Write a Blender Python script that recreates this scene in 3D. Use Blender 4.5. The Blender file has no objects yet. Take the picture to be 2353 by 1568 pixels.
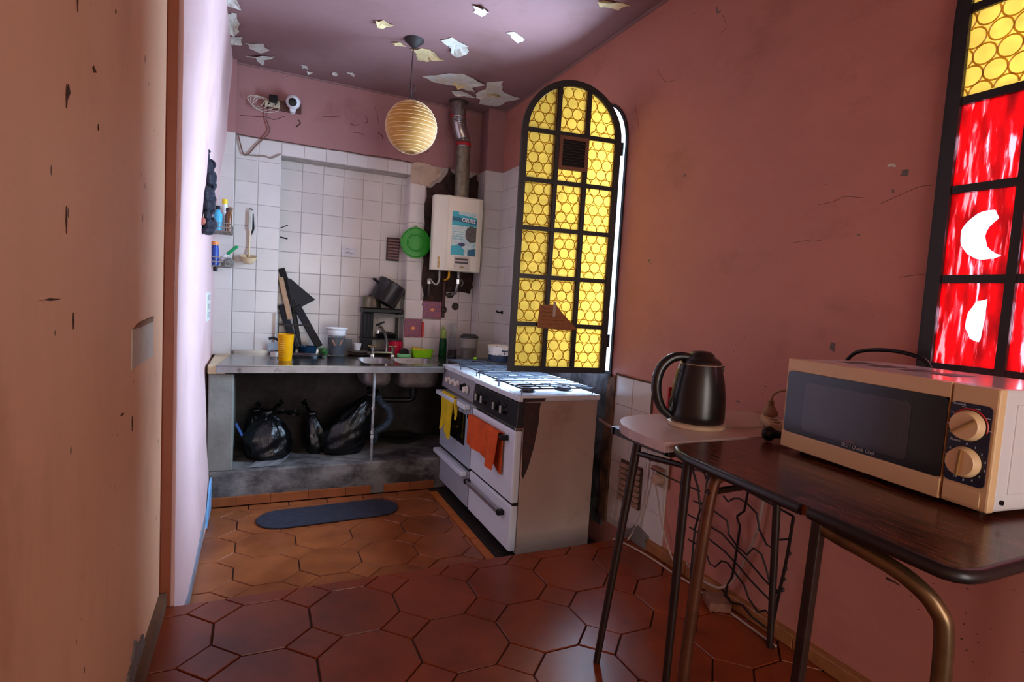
import bpy, bmesh, math, random
from mathutils import Vector, Matrix, noise
from mathutils.geometry import tessellate_polygon

random.seed(7)
sc = bpy.context.scene
COL = sc.collection
PI = math.pi
R = math.radians

# ------------------------------------------------------------------ camera
# world: X along the back wall, Y into the room, Z up, kitchen floor at z = 0 (metres)
yaw, pitch, roll = 0.432986, 0.0719, 0.0591245
fw = Vector((math.sin(yaw) * math.cos(pitch), math.cos(yaw) * math.cos(pitch), -math.sin(pitch)))
rt0 = Vector((math.cos(yaw), -math.sin(yaw), 0))
up0 = rt0.cross(fw)
rt = rt0 * math.cos(roll) + up0 * math.sin(roll)
up = -rt0 * math.sin(roll) + up0 * math.cos(roll)
cam_d = bpy.data.cameras.new('camera')
cam_d.sensor_width = 36.0
cam_d.lens = 36.0 * 1278.64 / 2353.0
cam_d.clip_start = 0.02
cam = bpy.data.objects.new('camera', cam_d)
COL.objects.link(cam)
mw_ = Matrix((rt, up, -fw)).transposed().to_4x4()
mw_.translation = Vector((0, 0, 1.33))
cam.matrix_world = mw_
sc.camera = cam

# ------------------------------------------------------------------ light
sc.view_settings.view_transform = 'Standard'
sc.view_settings.look = 'None'
sc.view_settings.gamma = 1.0
sc.view_settings.exposure = 0.0
sc.view_settings.use_curve_mapping = False
sc.cycles.max_bounces = 7
sc.cycles.diffuse_bounces = 4
sc.cycles.glossy_bounces = 3
sc.cycles.transmission_bounces = 5
sc.cycles.caustics_reflective = False
sc.cycles.caustics_refractive = False

world = bpy.data.worlds.new('sky')
sc.world = world
world.use_nodes = True
bg = world.node_tree.nodes['Background']
bg.inputs['Color'].default_value = (0.72, 0.86, 1.0, 1)
bg.inputs['Strength'].default_value = 2.5


def area(name, loc, rot, sx, sy, power, col, spread=PI):
    d = bpy.data.lights.new(name, 'AREA')
    d.shape = 'RECTANGLE'
    d.size = sx
    d.size_y = sy
    d.energy = power
    d.color = col
    d.spread = spread
    o = bpy.data.objects.new(name, d)
    COL.objects.link(o)
    o.location = loc
    o.rotation_euler = rot
    return o


# daylight outside the open arched window, outside the red window, and a warm fill added in the unseen doorway behind the camera
area('daylight_open_window', (2.25, 3.0, 1.85), (0, R(90), 0), 1.9, 1.3, 500, (0.50, 0.71, 1.0))
area('daylight_red_window', (2.35, 0.62, 1.75), (0, R(90), 0), 1.9, 1.1, 80, (0.70, 0.82, 1.0))
area('warm_fill_doorway', (0.75, -2.3, 1.35), (R(90), 0, 0), 1.4, 2.2, 46, (1.0, 0.80, 0.64))


# ------------------------------------------------------------------ materials
def lin(c):
    out = []
    for v in c:
        v = v / 255.0
        out.append(v / 12.92 if v <= 0.04045 else ((v + 0.055) / 1.055) ** 2.4)
    return (out[0], out[1], out[2], 1.0)


MATS = {}


def mat(name, rgb, rough=0.5, metal=0.0, var=0.12, scale=14.0, bump=0.0, bscale=None, dirt=None, dirt_lo=0.55,
        dirt_hi=0.75, dscale=4.0, spots=None, spot_scale=30.0, spot_size=0.1, rnd=0.0, trans=0.0, alpha=None, coat=0.0,
        stretch=(1, 1, 1), emit=None, spec=0.5, sss=0.0, rust=None):
    if name in MATS:
        return MATS[name]
    m = bpy.data.materials.new(name)
    m.use_nodes = True
    nt = m.node_tree
    N, L = nt.nodes, nt.links
    b = N['Principled BSDF']
    geo = N.new('ShaderNodeNewGeometry')
    mp = N.new('ShaderNodeMapping')
    mp.inputs['Scale'].default_value = stretch
    L.new(geo.outputs['Position'], mp.inputs['Vector'])
    c = lin(rgb)

    def nz(s, det=4, rough_=0.6):
        n = N.new('ShaderNodeTexNoise')
        n.inputs['Scale'].default_value = s
        n.inputs['Detail'].default_value = det
        n.inputs['Roughness'].default_value = rough_
        L.new(mp.outputs['Vector'], n.inputs['Vector'])
        return n

    def mix(fac, a, bb):
        x = N.new('ShaderNodeMix')
        x.data_type = 'RGBA'
        if hasattr(fac, 'links'):
            L.new(fac, x.inputs[0])
        else:
            x.inputs[0].default_value = fac
        for sock, v in ((x.inputs[6], a), (x.inputs[7], bb)):
            if hasattr(v, 'links'):
                L.new(v, sock)
            else:
                sock.default_value = v
        return x.outputs[2]

    def ramp(src, lo, hi):
        r = N.new('ShaderNodeMapRange')
        r.inputs['From Min'].default_value = lo
        r.inputs['From Max'].default_value = hi
        L.new(src, r.inputs['Value'])
        return r.outputs['Result']

    n1 = nz(scale)
    lo = tuple(max(0, v * (1 - var)) for v in c[:3]) + (1,)
    hi = tuple(min(1, v * (1 + var)) for v in c[:3]) + (1,)
    col = mix(ramp(n1.outputs['Fac'], 0.3, 0.7), lo, hi)
    if dirt:
        n2 = nz(dscale, 6, 0.65)
        col = mix(ramp(n2.outputs['Fac'], dirt_lo, dirt_hi), col, lin(dirt))
    if rust:
        n3 = nz(rust[1], 8, 0.7)
        col = mix(ramp(n3.outputs['Fac'], rust[2], rust[2] + 0.06), col, lin(rust[0]))
    if spots:
        vo = N.new('ShaderNodeTexVoronoi')
        vo.inputs['Scale'].default_value = spot_scale
        L.new(mp.outputs['Vector'], vo.inputs['Vector'])
        n4 = nz(3.0, 3)
        # speckles gather in patches: the radius of each one follows a slow noise
        rr = ramp(n4.outputs['Fac'], 0.48, 0.75)
        mu = N.new('ShaderNodeMath')
        mu.operation = 'MULTIPLY'
        L.new(rr, mu.inputs[0])
        mu.inputs[1].default_value = spot_size
        le = N.new('ShaderNodeMath')
        le.operation = 'LESS_THAN'
        L.new(vo.outputs['Distance'], le.inputs[0])
        L.new(mu.outputs[0], le.inputs[1])
        col = mix(le.outputs[0], col, lin(spots))
    if rnd:
        oi = N.new('ShaderNodeObjectInfo')
        hs = N.new('ShaderNodeHueSaturation')
        mr = N.new('ShaderNodeMapRange')
        mr.inputs['To Min'].default_value = 1 - rnd
        mr.inputs['To Max'].default_value = 1 + rnd
        L.new(oi.outputs['Random'], mr.inputs['Value'])
        L.new(mr.outputs['Result'], hs.inputs['Value'])
        L.new(col, hs.inputs['Color'])
        col = hs.outputs['Color']
    L.new(col, b.inputs['Base Color'])
    b.inputs['Roughness'].default_value = rough
    b.inputs['Metallic'].default_value = metal
    b.inputs['Specular IOR Level'].default_value = spec
    b.inputs['Coat Weight'].default_value = coat
    b.inputs['Transmission Weight'].default_value = trans
    if trans:
        b.inputs['IOR'].default_value = 1.2
    if alpha is not None:
        b.inputs['Alpha'].default_value = alpha
    if emit:
        b.inputs['Emission Color'].default_value = lin(rgb)
        b.inputs['Emission Strength'].default_value = emit
    if bump:
        n5 = nz(bscale or scale * 3, 6, 0.65)
        bp = N.new('ShaderNodeBump')
        bp.inputs['Strength'].default_value = bump
        bp.inputs['Distance'].default_value = 0.02
        L.new(n5.outputs['Fac'], bp.inputs['Height'])
        L.new(bp.outputs['Normal'], b.inputs['Normal'])
    MATS[name] = m
    return m


def thin(name, rgb, translucency=0.7, clear=0.15, rough=0.25, var=0.2, scale=25, streak=None, stretch=(1, 1, 1), clear_rgb=None):
    """coloured light-passing sheet: stained glass, lantern paper"""
    m = bpy.data.materials.new(name)
    m.use_nodes = True
    nt = m.node_tree
    N, L = nt.nodes, nt.links
    N.remove(N['Principled BSDF'])
    out = N['Material Output']
    geo = N.new('ShaderNodeNewGeometry')
    mp = N.new('ShaderNodeMapping')
    mp.inputs['Scale'].default_value = stretch
    L.new(geo.outputs['Position'], mp.inputs['Vector'])
    n = N.new('ShaderNodeTexNoise')
    n.inputs['Scale'].default_value = scale
    n.inputs['Detail'].default_value = 5
    L.new(mp.outputs['Vector'], n.inputs['Vector'])
    x = N.new('ShaderNodeMix')
    x.data_type = 'RGBA'
    r = N.new('ShaderNodeMapRange')
    r.inputs['From Min'].default_value = 0.3
    r.inputs['From Max'].default_value = 0.7
    L.new(n.outputs['Fac'], r.inputs['Value'])
    L.new(r.outputs['Result'], x.inputs[0])
    c = lin(rgb)
    x.inputs[6].default_value = tuple(v * (1 - var) for v in c[:3]) + (1,)
    x.inputs[7].default_value = tuple(min(1, v * (1 + var)) for v in c[:3]) + (1,)
    col = x.outputs[2]
    tl = N.new('ShaderNodeBsdfTranslucent')
    df = N.new('ShaderNodeBsdfDiffuse')
    tp = N.new('ShaderNodeBsdfTransparent')
    gl = N.new('ShaderNodeBsdfGlossy')
    gl.inputs['Roughness'].default_value = rough
    L.new(col, tl.inputs['Color'])
    L.new(col, df.inputs['Color'])
    if clear_rgb:
        tp.inputs['Color'].default_value = lin(clear_rgb)
    else:
        L.new(col, tp.inputs['Color'])
    m1 = N.new('ShaderNodeMixShader')
    m1.inputs[0].default_value = translucency
    L.new(df.outputs[0], m1.inputs[1])
    L.new(tl.outputs[0], m1.inputs[2])
    m2 = N.new('ShaderNodeMixShader')
    m2.inputs[0].default_value = clear
    if streak:
        # brushed-on paint: streaks where the coat is thin let clear light through
        n2 = N.new('ShaderNodeTexNoise')
        n2.inputs['Scale'].default_value = streak[0]
        n2.inputs['Detail'].default_value = 4
        mp2 = N.new('ShaderNodeMapping')
        mp2.inputs['Scale'].default_value = streak[1]
        L.new(geo.outputs['Position'], mp2.inputs['Vector'])
        L.new(mp2.outputs['Vector'], n2.inputs['Vector'])
        r2 = N.new('ShaderNodeMapRange')
        r2.inputs['From Min'].default_value = streak[2]
        r2.inputs['From Max'].default_value = streak[2] + 0.06
        r2.inputs['To Min'].default_value = clear
        r2.inputs['To Max'].default_value = 0.85
        L.new(n2.outputs['Fac'], r2.inputs['Value'])
        L.new(r2.outputs['Result'], m2.inputs[0])
    L.new(m1.outputs[0], m2.inputs[1])
    L.new(tp.outputs[0], m2.inputs[2])
    fr = N.new('ShaderNodeFresnel')
    fr.inputs['IOR'].default_value = 1.3
    m3 = N.new('ShaderNodeMixShader')
    L.new(fr.outputs[0], m3.inputs[0])
    L.new(m2.outputs[0], m3.inputs[1])
    L.new(gl.outputs[0], m3.inputs[2])
    L.new(m3.outputs[0], out.inputs['Surface'])
    MATS[name] = m
    return m


# ------------------------------------------------------------------ mesh builder
OFF = {}


class MB:
    def __init__(self):
        self.v, self.f, self.mi, self.m = [], [], [], 0

    def add(self, vs, fs):
        o = len(self.v)
        self.v += [tuple(p) for p in vs]
        for fc in fs:
            self.f.append([i + o for i in fc])
            self.mi.append(self.m)
        return self

    def box(self, x0, y0, z0, x1, y1, z1):
        vs = [(x0, y0, z0), (x1, y0, z0), (x1, y1, z0), (x0, y1, z0), (x0, y0, z1), (x1, y0, z1), (x1, y1, z1), (x0, y1, z1)]
        return self.add(vs, [(0, 3, 2, 1), (4, 5, 6, 7), (0, 1, 5, 4), (1, 2, 6, 5), (2, 3, 7, 6), (3, 0, 4, 7)])

    def bar(self, p0, p1, w, h, upv=(0, 0, 1)):
        p0, p1 = Vector(p0), Vector(p1)
        d = (p1 - p0).normalized()
        s = d.cross(Vector(upv))
        if s.length < 1e-4:
            s = d.cross(Vector((0, 1, 0)))
        s.normalize()
        t = s.cross(d)
        vs = []
        for p in (p0, p1):
            for a, b in ((-1, -1), (1, -1), (1, 1), (-1, 1)):
                vs.append(p + s * (a * w / 2) + t * (b * h / 2))
        return self.add(vs, [(0, 1, 2, 3), (7, 6, 5, 4), (0, 4, 5, 1), (1, 5, 6, 2), (2, 6, 7, 3), (3, 7, 4, 0)])

    def tube(self, pts, r, n=8, closed=False, cap=True):
        pts = [Vector(p) for p in pts]
        k = len(pts)
        rs = r if isinstance(r, (list, tuple)) else [r] * k
        tang = []
        for i in range(k):
            a = pts[(i - 1) % k] if closed or i > 0 else pts[i]
            b = pts[(i + 1) % k] if closed or i < k - 1 else pts[i]
            tang.append((b - a).normalized())
        ref = Vector((0, 0, 1))
        if abs(tang[0].dot(ref)) > 0.9:
            ref = Vector((1, 0, 0))
        nrm = (ref - tang[0] * ref.dot(tang[0])).normalized()
        vs = []
        for i in range(k):
            nrm = nrm - tang[i] * nrm.dot(tang[i])
            if nrm.length < 1e-5:
                nrm = tang[i].orthogonal()
            nrm.normalize()
            bi = tang[i].cross(nrm)
            for j in range(n):
                a = 2 * PI * j / n
                vs.append(pts[i] + (nrm * math.cos(a) + bi * math.sin(a)) * rs[i])
        fs = []
        for i in range(k if closed else k - 1):
            for j in range(n):
                a, b = i * n + j, i * n + (j + 1) % n
                c, d = ((i + 1) % k) * n + (j + 1) % n, ((i + 1) % k) * n + j
                fs.append((a, b, c, d))
        if cap and not closed:
            fs.append(tuple(range(n))[::-1])
            fs.append(tuple(range((k - 1) * n, k * n)))
        return self.add(vs, fs)

    def cyl(self, p0, p1, r0, r1=None, n=20):
        return self.tube([p0, p1], [r0, r0 if r1 is None else r1], n)

    def lathe(self, cx, cy, prof, n=32, sx=1.0, sy=1.0, axis=None):
        """prof: (radius, z) list; axis=None turns about Z at (cx, cy)"""
        vs, fs, rings = [], [], []
        for r, z in prof:
            if r < 1e-6:
                rings.append([len(vs)])
                vs.append((cx, cy, z))
            else:
                rings.append(list(range(len(vs), len(vs) + n)))
                for j in range(n):
                    a = 2 * PI * j / n
                    vs.append((cx + sx * r * math.cos(a), cy + sy * r * math.sin(a), z))
        for a, b in zip(rings, rings[1:]):
            if len(a) == 1 and len(b) == 1:
                continue
            for j in range(n):
                k = (j + 1) % n
                if len(a) == 1:
                    fs.append((a[0], b[k], b[j]))
                elif len(b) == 1:
                    fs.append((a[j], a[k], b[0]))
                else:
                    fs.append((a[j], a[k], b[k], b[j]))
        if axis is not None:
            vs = [axis @ Vector(p) for p in vs]
        return self.add(vs, fs)

    def prism(self, poly, ax, a0, a1, holes=()):
        """2-D outline pushed along an axis: ax 'x' outline (y,z), 'y' outline (x,z), 'z' outline (x,y)"""
        def P(p, a):
            return {'x': (a, p[0], p[1]), 'y': (p[0], a, p[1]), 'z': (p[0], p[1], a)}[ax]
        loops = [list(poly)] + [list(h) for h in holes]
        flat = [p for l in loops for p in l]
        n = len(flat)
        vs = [P(p, a0) for p in flat] + [P(p, a1) for p in flat]
        fs = []
        if holes:
            for t in tessellate_polygon([[Vector((p[0], p[1], 0)) for p in l] for l in loops]):
                fs.append(tuple(t))
                fs.append(tuple(i + n for i in t)[::-1])
        else:
            fs.append(tuple(range(n)))
            fs.append(tuple(range(n, 2 * n))[::-1])
        o = 0
        for l in loops:
            k = len(l)
            for i in range(k):
                a, b = o + i, o + (i + 1) % k
                fs.append((a, b, b + n, a + n))
            o += k
        return self.add(vs, fs)

    def sheet(self, rows, t=0.003):
        """solid thin sheet through a grid of points"""
        nr, nc = len(rows), len(rows[0])
        P = [[Vector(p) for p in r] for r in rows]
        top, bot = [], []
        for i in range(nr):
            for j in range(nc):
                a = P[min(i + 1, nr - 1)][j] - P[max(i - 1, 0)][j]
                b = P[i][min(j + 1, nc - 1)] - P[i][max(j - 1, 0)]
                nn = a.cross(b)
                nn = nn.normalized() if nn.length > 1e-9 else Vector((0, 0, 1))
                top.append(P[i][j] + nn * t / 2)
                bot.append(P[i][j] - nn * t / 2)
        o = nr * nc
        fs = []
        for i in range(nr - 1):
            for j in range(nc - 1):
                a, b, c, d = i * nc + j, i * nc + j + 1, (i + 1) * nc + j + 1, (i + 1) * nc + j
                fs.append((a, b, c, d))
                fs.append((a + o, d + o, c + o, b + o))
        for j in range(nc - 1):
            fs.append((j + 1, j, j + o, j + 1 + o))
            a = (nr - 1) * nc + j
            fs.append((a, a + 1, a + 1 + o, a + o))
        for i in range(nr - 1):
            a, b = i * nc, (i + 1) * nc
            fs.append((a, b, b + o, a + o))
            a, b = i * nc + nc - 1, (i + 1) * nc + nc - 1
            fs.append((b, a, a + o, b + o))
        return self.add(top + bot, fs)

    def sphere(self, c, r, sx=1, sy=1, sz=1, n=20, m=12):
        prof = [(math.sin(PI * i / m) * r, -math.cos(PI * i / m) * r) for i in range(m + 1)]
        mt = Matrix.Translation(Vector(c)) @ Matrix.Diagonal((sx, sy, sz, 1))
        return self.lathe(0, 0, prof, n, axis=mt)

    def xf(self, mtx, start=0):
        for i in range(start, len(self.v)):
            self.v[i] = tuple(mtx @ Vector(self.v[i]))
        return self

    def build(self, name, mats, parent=None, bevel=0.0, seg=2, smooth=0, origin=True, sub=0):
        if not isinstance(mats, (list, tuple)):
            mats = [mats]
        if parent is not None:
            off = OFF.get(parent.name, Vector((0, 0, 0)))
        elif origin:
            xs = [p[0] for p in self.v]
            ys = [p[1] for p in self.v]
            zs = [p[2] for p in self.v]
            off = Vector(((min(xs) + max(xs)) / 2, (min(ys) + max(ys)) / 2, min(zs)))
        else:
            off = Vector((0, 0, 0))
        me = bpy.data.meshes.new(name)
        me.from_pydata([(p[0] - off.x, p[1] - off.y, p[2] - off.z) for p in self.v], [], self.f)
        for m in mats:
            me.materials.append(m)
        if len(mats) > 1:
            me.polygons.foreach_set('material_index', self.mi)
        bm = bmesh.new()
        bm.from_mesh(me)
        bmesh.ops.recalc_face_normals(bm, faces=bm.faces)
        bm.to_mesh(me)
        bm.free()
        if smooth:
            me.polygons.foreach_set('use_smooth', [True] * len(me.polygons))
            me.set_sharp_from_angle(angle=R(smooth))
        me.update()
        o = bpy.data.objects.new(name, me)
        COL.objects.link(o)
        if parent is not None:
            o.parent = parent
        else:
            o.location = off
        OFF[o.name] = off
        if bevel:
            md = o.modifiers.new('bevel', 'BEVEL')
            md.width = bevel
            md.segments = seg
            md.limit_method = 'ANGLE'
            md.angle_limit = R(40)
        if sub:
            md = o.modifiers.new('subdiv', 'SUBSURF')
            md.levels = sub
            md.render_levels = sub
        return o


def thing(name, label, cat, loc, rz=0.0, group=None):
    o = bpy.data.objects.new(name, None)
    o.empty_display_size = 0.05
    COL.objects.link(o)
    o.location = loc
    o.rotation_euler = (0, 0, rz)
    OFF[o.name] = Vector((0, 0, 0)) if rz else Vector(loc)
    o['label'] = label
    o['category'] = cat
    if group:
        o['group'] = group
    return o


def tag(o, label, cat, group=None):
    o['label'] = label
    o['category'] = cat
    if group:
        o['group'] = group
    return o


def struct(o, label=None, cat=None):
    o['kind'] = 'structure'
    if label:
        o['label'] = label
        o['category'] = cat
    return o


def text(name, body, size, mtx, m, parent, bold=False, align='CENTER', shear=0.0, ext=0.0004):
    """flat print: lettering turned into a thin mesh placed by a matrix (parent's local frame)"""
    cu = bpy.data.curves.new(name, 'FONT')
    cu.body = body
    cu.size = size
    cu.align_x = align
    cu.align_y = 'CENTER'
    cu.extrude = ext
    cu.shear = shear
    cu.resolution_u = 2
    if bold:
        cu.offset = size * 0.02
    t = bpy.data.objects.new(name, cu)
    COL.objects.link(t)
    dg = bpy.context.evaluated_depsgraph_get()
    me = bpy.data.meshes.new_from_object(t.evaluated_get(dg))
    bpy.data.objects.remove(t)
    bpy.data.curves.remove(cu)
    me.name = name
    me.transform(mtx)
    me.materials.clear()
    me.materials.append(m)
    o = bpy.data.objects.new(name, me)
    COL.objects.link(o)
    o.parent = parent
    return o


def frame_mtx(o, xdir, ydir, off=Vector((0, 0, 0))):
    """matrix whose local x and y point along xdir, ydir in the target frame, at o - off"""
    x, y = Vector(xdir).normalized(), Vector(ydir).normalized()
    z = x.cross(y)
    mt = Matrix((x, y, z)).transposed().to_4x4()
    mt.translation = Vector(o) - off
    return mt


def arcpts(c, r, a0, a1, n, u=(1, 0, 0), v=(0, 0, 1)):
    c, u, v = Vector(c), Vector(u), Vector(v)
    return [c + u * (r * math.cos(R(a0 + (a1 - a0) * i / n))) + v * (r * math.sin(R(a0 + (a1 - a0) * i / n))) for i in range(n + 1)]


def smooth_path(pts, k=6):
    """Catmull-Rom through the points"""
    P = [Vector(p) for p in pts]
    P = [P[0] * 2 - P[1]] + P + [P[-1] * 2 - P[-2]]
    out = []
    for i in range(1, len(P) - 2):
        for j in range(k):
            t = j / k
            a, b, c, d = P[i - 1], P[i], P[i + 1], P[i + 2]
            out.append(0.5 * ((2 * b) + (c - a) * t + (2 * a - 5 * b + 4 * c - d) * t * t + (3 * b - a - 3 * c + d) * t ** 3))
    out.append(P[-2])
    return out


def jag(poly, amt, n=3, seed=0):
    """roughen an outline"""
    rr = random.Random(seed)
    out = []
    k = len(poly)
    for i in range(k):
        a, b = Vector(poly[i]), Vector(poly[(i + 1) % k])
        for j in range(n):
            p = a.lerp(b, j / n)
            out.append((p.x + rr.uniform(-amt, amt), p.y + rr.uniform(-amt, amt)))
    return out

# ------------------------------------------------------------------ shared materials
PINK = mat('pink_wall_paint', (186, 120, 106), 0.62, var=0.05, scale=3.5, bump=0.10, bscale=22, dirt=(150, 92, 76), dirt_lo=0.55, dirt_hi=0.85,
           dscale=2.2, spots=(96, 60, 48), spot_scale=38, spot_size=0.16, stretch=(1, 1, 1.6))
PINKL = mat('daylit_pink_plaster', (214, 176, 173), 0.7, var=0.05, scale=3.0, bump=0.15, bscale=16, dirt=(190, 146, 142), dirt_lo=0.56, dirt_hi=0.85, dscale=2.0,
            spots=(100, 66, 58), spot_scale=34, spot_size=0.12)  # same pink paint, its colour paled to carry the window daylight
PINKB = mat('shaded_pink_plaster', (160, 114, 112), 0.7, var=0.07, scale=3.0, bump=0.2, bscale=16, dirt=(126, 78, 70), dirt_lo=0.56, dirt_hi=0.85, dscale=2.0,
            spots=(80, 50, 44), spot_scale=34, spot_size=0.16)  # same pink, darkened so the colour carries the back wall's shade
PINKW = mat('warm_lit_wall_paint', (224, 172, 134), 0.55, var=0.05, scale=3.0, bump=0.08, bscale=14, dirt=(176, 120, 96), dirt_lo=0.55, dirt_hi=0.85, dscale=2.0,
            spots=(92, 56, 34), spot_scale=22, spot_size=0.16, stretch=(1, 1, 0.5))  # same pink paint with the warm foreground light put into its colour
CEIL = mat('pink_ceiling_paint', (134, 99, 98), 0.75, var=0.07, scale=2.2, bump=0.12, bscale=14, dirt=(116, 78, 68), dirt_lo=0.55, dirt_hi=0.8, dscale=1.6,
           spots=(80, 52, 48), spot_scale=26, spot_size=0.08)  # wall pink again, darkened to hold the ceiling's dimmer light
GROUT = mat('grout', (176, 166, 158), 0.9, var=0.2, scale=12, bump=0.2)
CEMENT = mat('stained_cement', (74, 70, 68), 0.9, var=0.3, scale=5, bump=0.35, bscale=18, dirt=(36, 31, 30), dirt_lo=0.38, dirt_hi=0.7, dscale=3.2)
TILE_W = mat('white_glazed_tile', (208, 201, 196), 0.22, var=0.04, scale=5, dirt=(196, 176, 140), dirt_lo=0.62, dirt_hi=0.85, dscale=2.6, rnd=0.05, bump=0.02, bscale=9)
TERRA = mat('terracotta_tile', (150, 84, 44), 0.30, var=0.16, scale=7, dirt=(112, 56, 28), dirt_lo=0.45, dirt_hi=0.75, dscale=3.0, rnd=0.10, bump=0.04, bscale=24, coat=0.0)
TERRA_E = mat('red_terracotta_tile', (134, 56, 24), 0.30, var=0.14, scale=6, dirt=(94, 32, 16), dirt_lo=0.45, dirt_hi=0.75, dscale=2.6, rnd=0.08, bump=0.04, bscale=24, coat=0.0)
JOINT = mat('dark_floor_joint', (58, 40, 32), 0.9, var=0.3, scale=20)
BROWNP = mat('brown_gloss_paint', (140, 74, 48), 0.45, var=0.08, scale=5, dirt=(116, 56, 36), dscale=5, bump=0.06)
BARE = mat('bare_dark_plaster', (64, 44, 38), 0.95, var=0.5, scale=16, bump=0.9, bscale=26, dirt=(26, 18, 16), dirt_lo=0.45, dirt_hi=0.65, dscale=12)
CHIPW = mat('flaked_white_paint', (206, 206, 196), 0.8, var=0.12, scale=30, dirt=(196, 176, 128), dirt_lo=0.5, dirt_hi=0.8, dscale=9, bump=0.15)
CHIPG = mat('grey_render', (112, 104, 98), 0.9, var=0.25, scale=40, bump=0.3)
BLACK = mat('black_painted_iron', (30, 25, 26), 0.45, var=0.3, scale=30, rust=((70, 40, 28), 20, 0.66))
STEEL = mat('stainless_steel', (140, 143, 145), 0.2, 1.0, var=0.1, scale=5, dirt=(126, 122, 116), dscale=6, stretch=(0.3, 2, 1))
CHROME = mat('chrome', (200, 198, 192), 0.15, 1.0, var=0.05)
WHITE_E = mat('white_enamel', (220, 228, 238), 0.30, var=0.03, scale=6, dirt=(198, 184, 172), dirt_lo=0.6, dirt_hi=0.9, dscale=3)
CABLE_W = mat('white_cable', (196, 186, 172), 0.5)
BLACKP = mat('black_plastic', (13, 13, 15), 0.4, var=0.2, spec=0.3)
PAPER = mat('old_paper', (190, 178, 162), 0.85, var=0.08, scale=20, dirt=(164, 140, 112), dscale=12)
INK = mat('ink', (60, 52, 54), 0.8)

CEILZ = 2.83
NF = 0.16            # level of the entry floor, one step above the kitchen
RX = 1.77            # right wall plane
ROWS = [0.8415 + 0.1505 * i for i in range(11)]   # tile joints on the back wall

# ------------------------------------------------------------------ floors
def clip(poly, ax, val, keep_less):
    out = []
    for i in range(len(poly)):
        a, b = poly[i], poly[(i + 1) % len(poly)]
        ia = (a[ax] <= val) if keep_less else (a[ax] >= val)
        ib = (b[ax] <= val) if keep_less else (b[ax] >= val)
        if ia:
            out.append(a)
        if ia != ib:
            t = (val - a[ax]) / (b[ax] - a[ax])
            out.append((a[0] + (b[0] - a[0]) * t, a[1] + (b[1] - a[1]) * t))
    return out


TILE_CACHE = {}


def flat_tile(parent, poly, z, m, h=0.010, gap=0.003, key=None, name='tile'):
    cx = sum(p[0] for p in poly) / len(poly)
    cy = sum(p[1] for p in poly) / len(poly)
    me = TILE_CACHE.get(key) if key else None
    if me is None:
        n = len(poly)
        bot, mid, top = [], [], []
        for p in poly:
            d = Vector((p[0] - cx, p[1] - cy))
            l = d.length
            for lst, g, zz in ((bot, gap, -h), (mid, gap, -0.003), (top, gap + 0.002, 0)):
                q = d * max(0.1, (l - g) / l) if l > 1e-6 else d
                lst.append((q.x, q.y, zz))
        me = bpy.data.meshes.new(name)
        fs = [tuple(range(2 * n, 3 * n))]
        for i in range(n):
            j = (i + 1) % n
            fs.append((i, j, j + n, i + n))
            fs.append((i + n, j + n, j + 2 * n, i + 2 * n))
        me.from_pydata(bot + mid + top, [], fs)
        me.materials.append(m)
        if key:
            TILE_CACHE[key] = me
    o = bpy.data.objects.new(name, me)
    COL.objects.link(o)
    o.parent = parent
    o.location = (cx, cy, z + random.uniform(-0.001, 0.001))
    return o


def octagon_floor(parent, pitch, x0, y0, xr, yr, z, m, key, ymin, ymax, xmin, xmax):
    """octagons on a square grid with small square insets turned 45 degrees at the corners (inset centres at x0 + i*pitch, y0 + j*pitch)"""
    a = pitch / 2
    c = 0.29 * pitch
    octo = [(-a + c, -a), (a - c, -a), (a, -a + c), (a, a - c), (a - c, a), (-a + c, a), (-a, a - c), (-a, -a + c)]
    dia = [(0, -c), (c, 0), (0, c), (-c, 0)]
    for i in range(*xr):
        for j in range(*yr):
            for sh, ox, oy, k in ((octo, x0 + (i + .5) * pitch, y0 + (j + .5) * pitch, 'o'), (dia, x0 + i * pitch, y0 + j * pitch, 'd')):
                p = [(q[0] + ox, q[1] + oy) for q in sh]
                full = all(ymin <= q[1] <= ymax and xmin <= q[0] <= xmax for q in p)
                if not full:
                    for ax, v, less in ((1, ymax, True), (1, ymin, False), (0, xmax, True), (0, xmin, False)):
                        p = clip(p, ax, v, less) if p else p
                    if len(p) < 3:
                        continue
                    ar = abs(sum(p[q][0] * p[(q + 1) % len(p)][1] - p[(q + 1) % len(p)][0] * p[q][1] for q in range(len(p)))) / 2
                    if ar < 2e-4:
                        continue
                flat_tile(parent, p, z, m, key=(key + k) if full else None)


b = MB().box(-0.5, 2.22, -0.12, 2.0, 4.7, -0.006)
fl = struct(b.build('floor', JOINT, origin=False), 'lower kitchen floor of worn terracotta octagon tiles', 'floor')
octagon_floor(fl, 0.287, -0.07, 2.62, (-1, 7), (-2, 4), 0.0, TERRA, 'k', 2.26, 3.56, -0.26, 1.10)
# border of narrow terracotta strips along the sink plinth and along the stoves
for i in range(6):
    flat_tile(fl, [(-0.24 + .225 * i, 3.565), (-0.24 + .225 * (i + 1), 3.565), (-0.24 + .225 * (i + 1), 3.628), (-0.24 + .225 * i, 3.628)], 0.0, TERRA)
OCHRE = mat('ochre_edge_tile', (190, 104, 36), 0.4, var=0.15, scale=10)
for i in range(5):
    y = 2.27 + .26 * i
    flat_tile(fl, [(1.103, y), (1.15, y), (1.15, y + .258), (1.103, y + .258)], 0.004, OCHRE)
GREASE = mat('greasy_dark_floor', (40, 34, 32), 0.55, var=0.5, scale=18, dirt=(80, 60, 44), dscale=14, bump=0.2)
MB().box(1.152, 2.26, -0.006, 1.76, 3.63, 0.002).build('greasy_strip', GREASE, fl)

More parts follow.
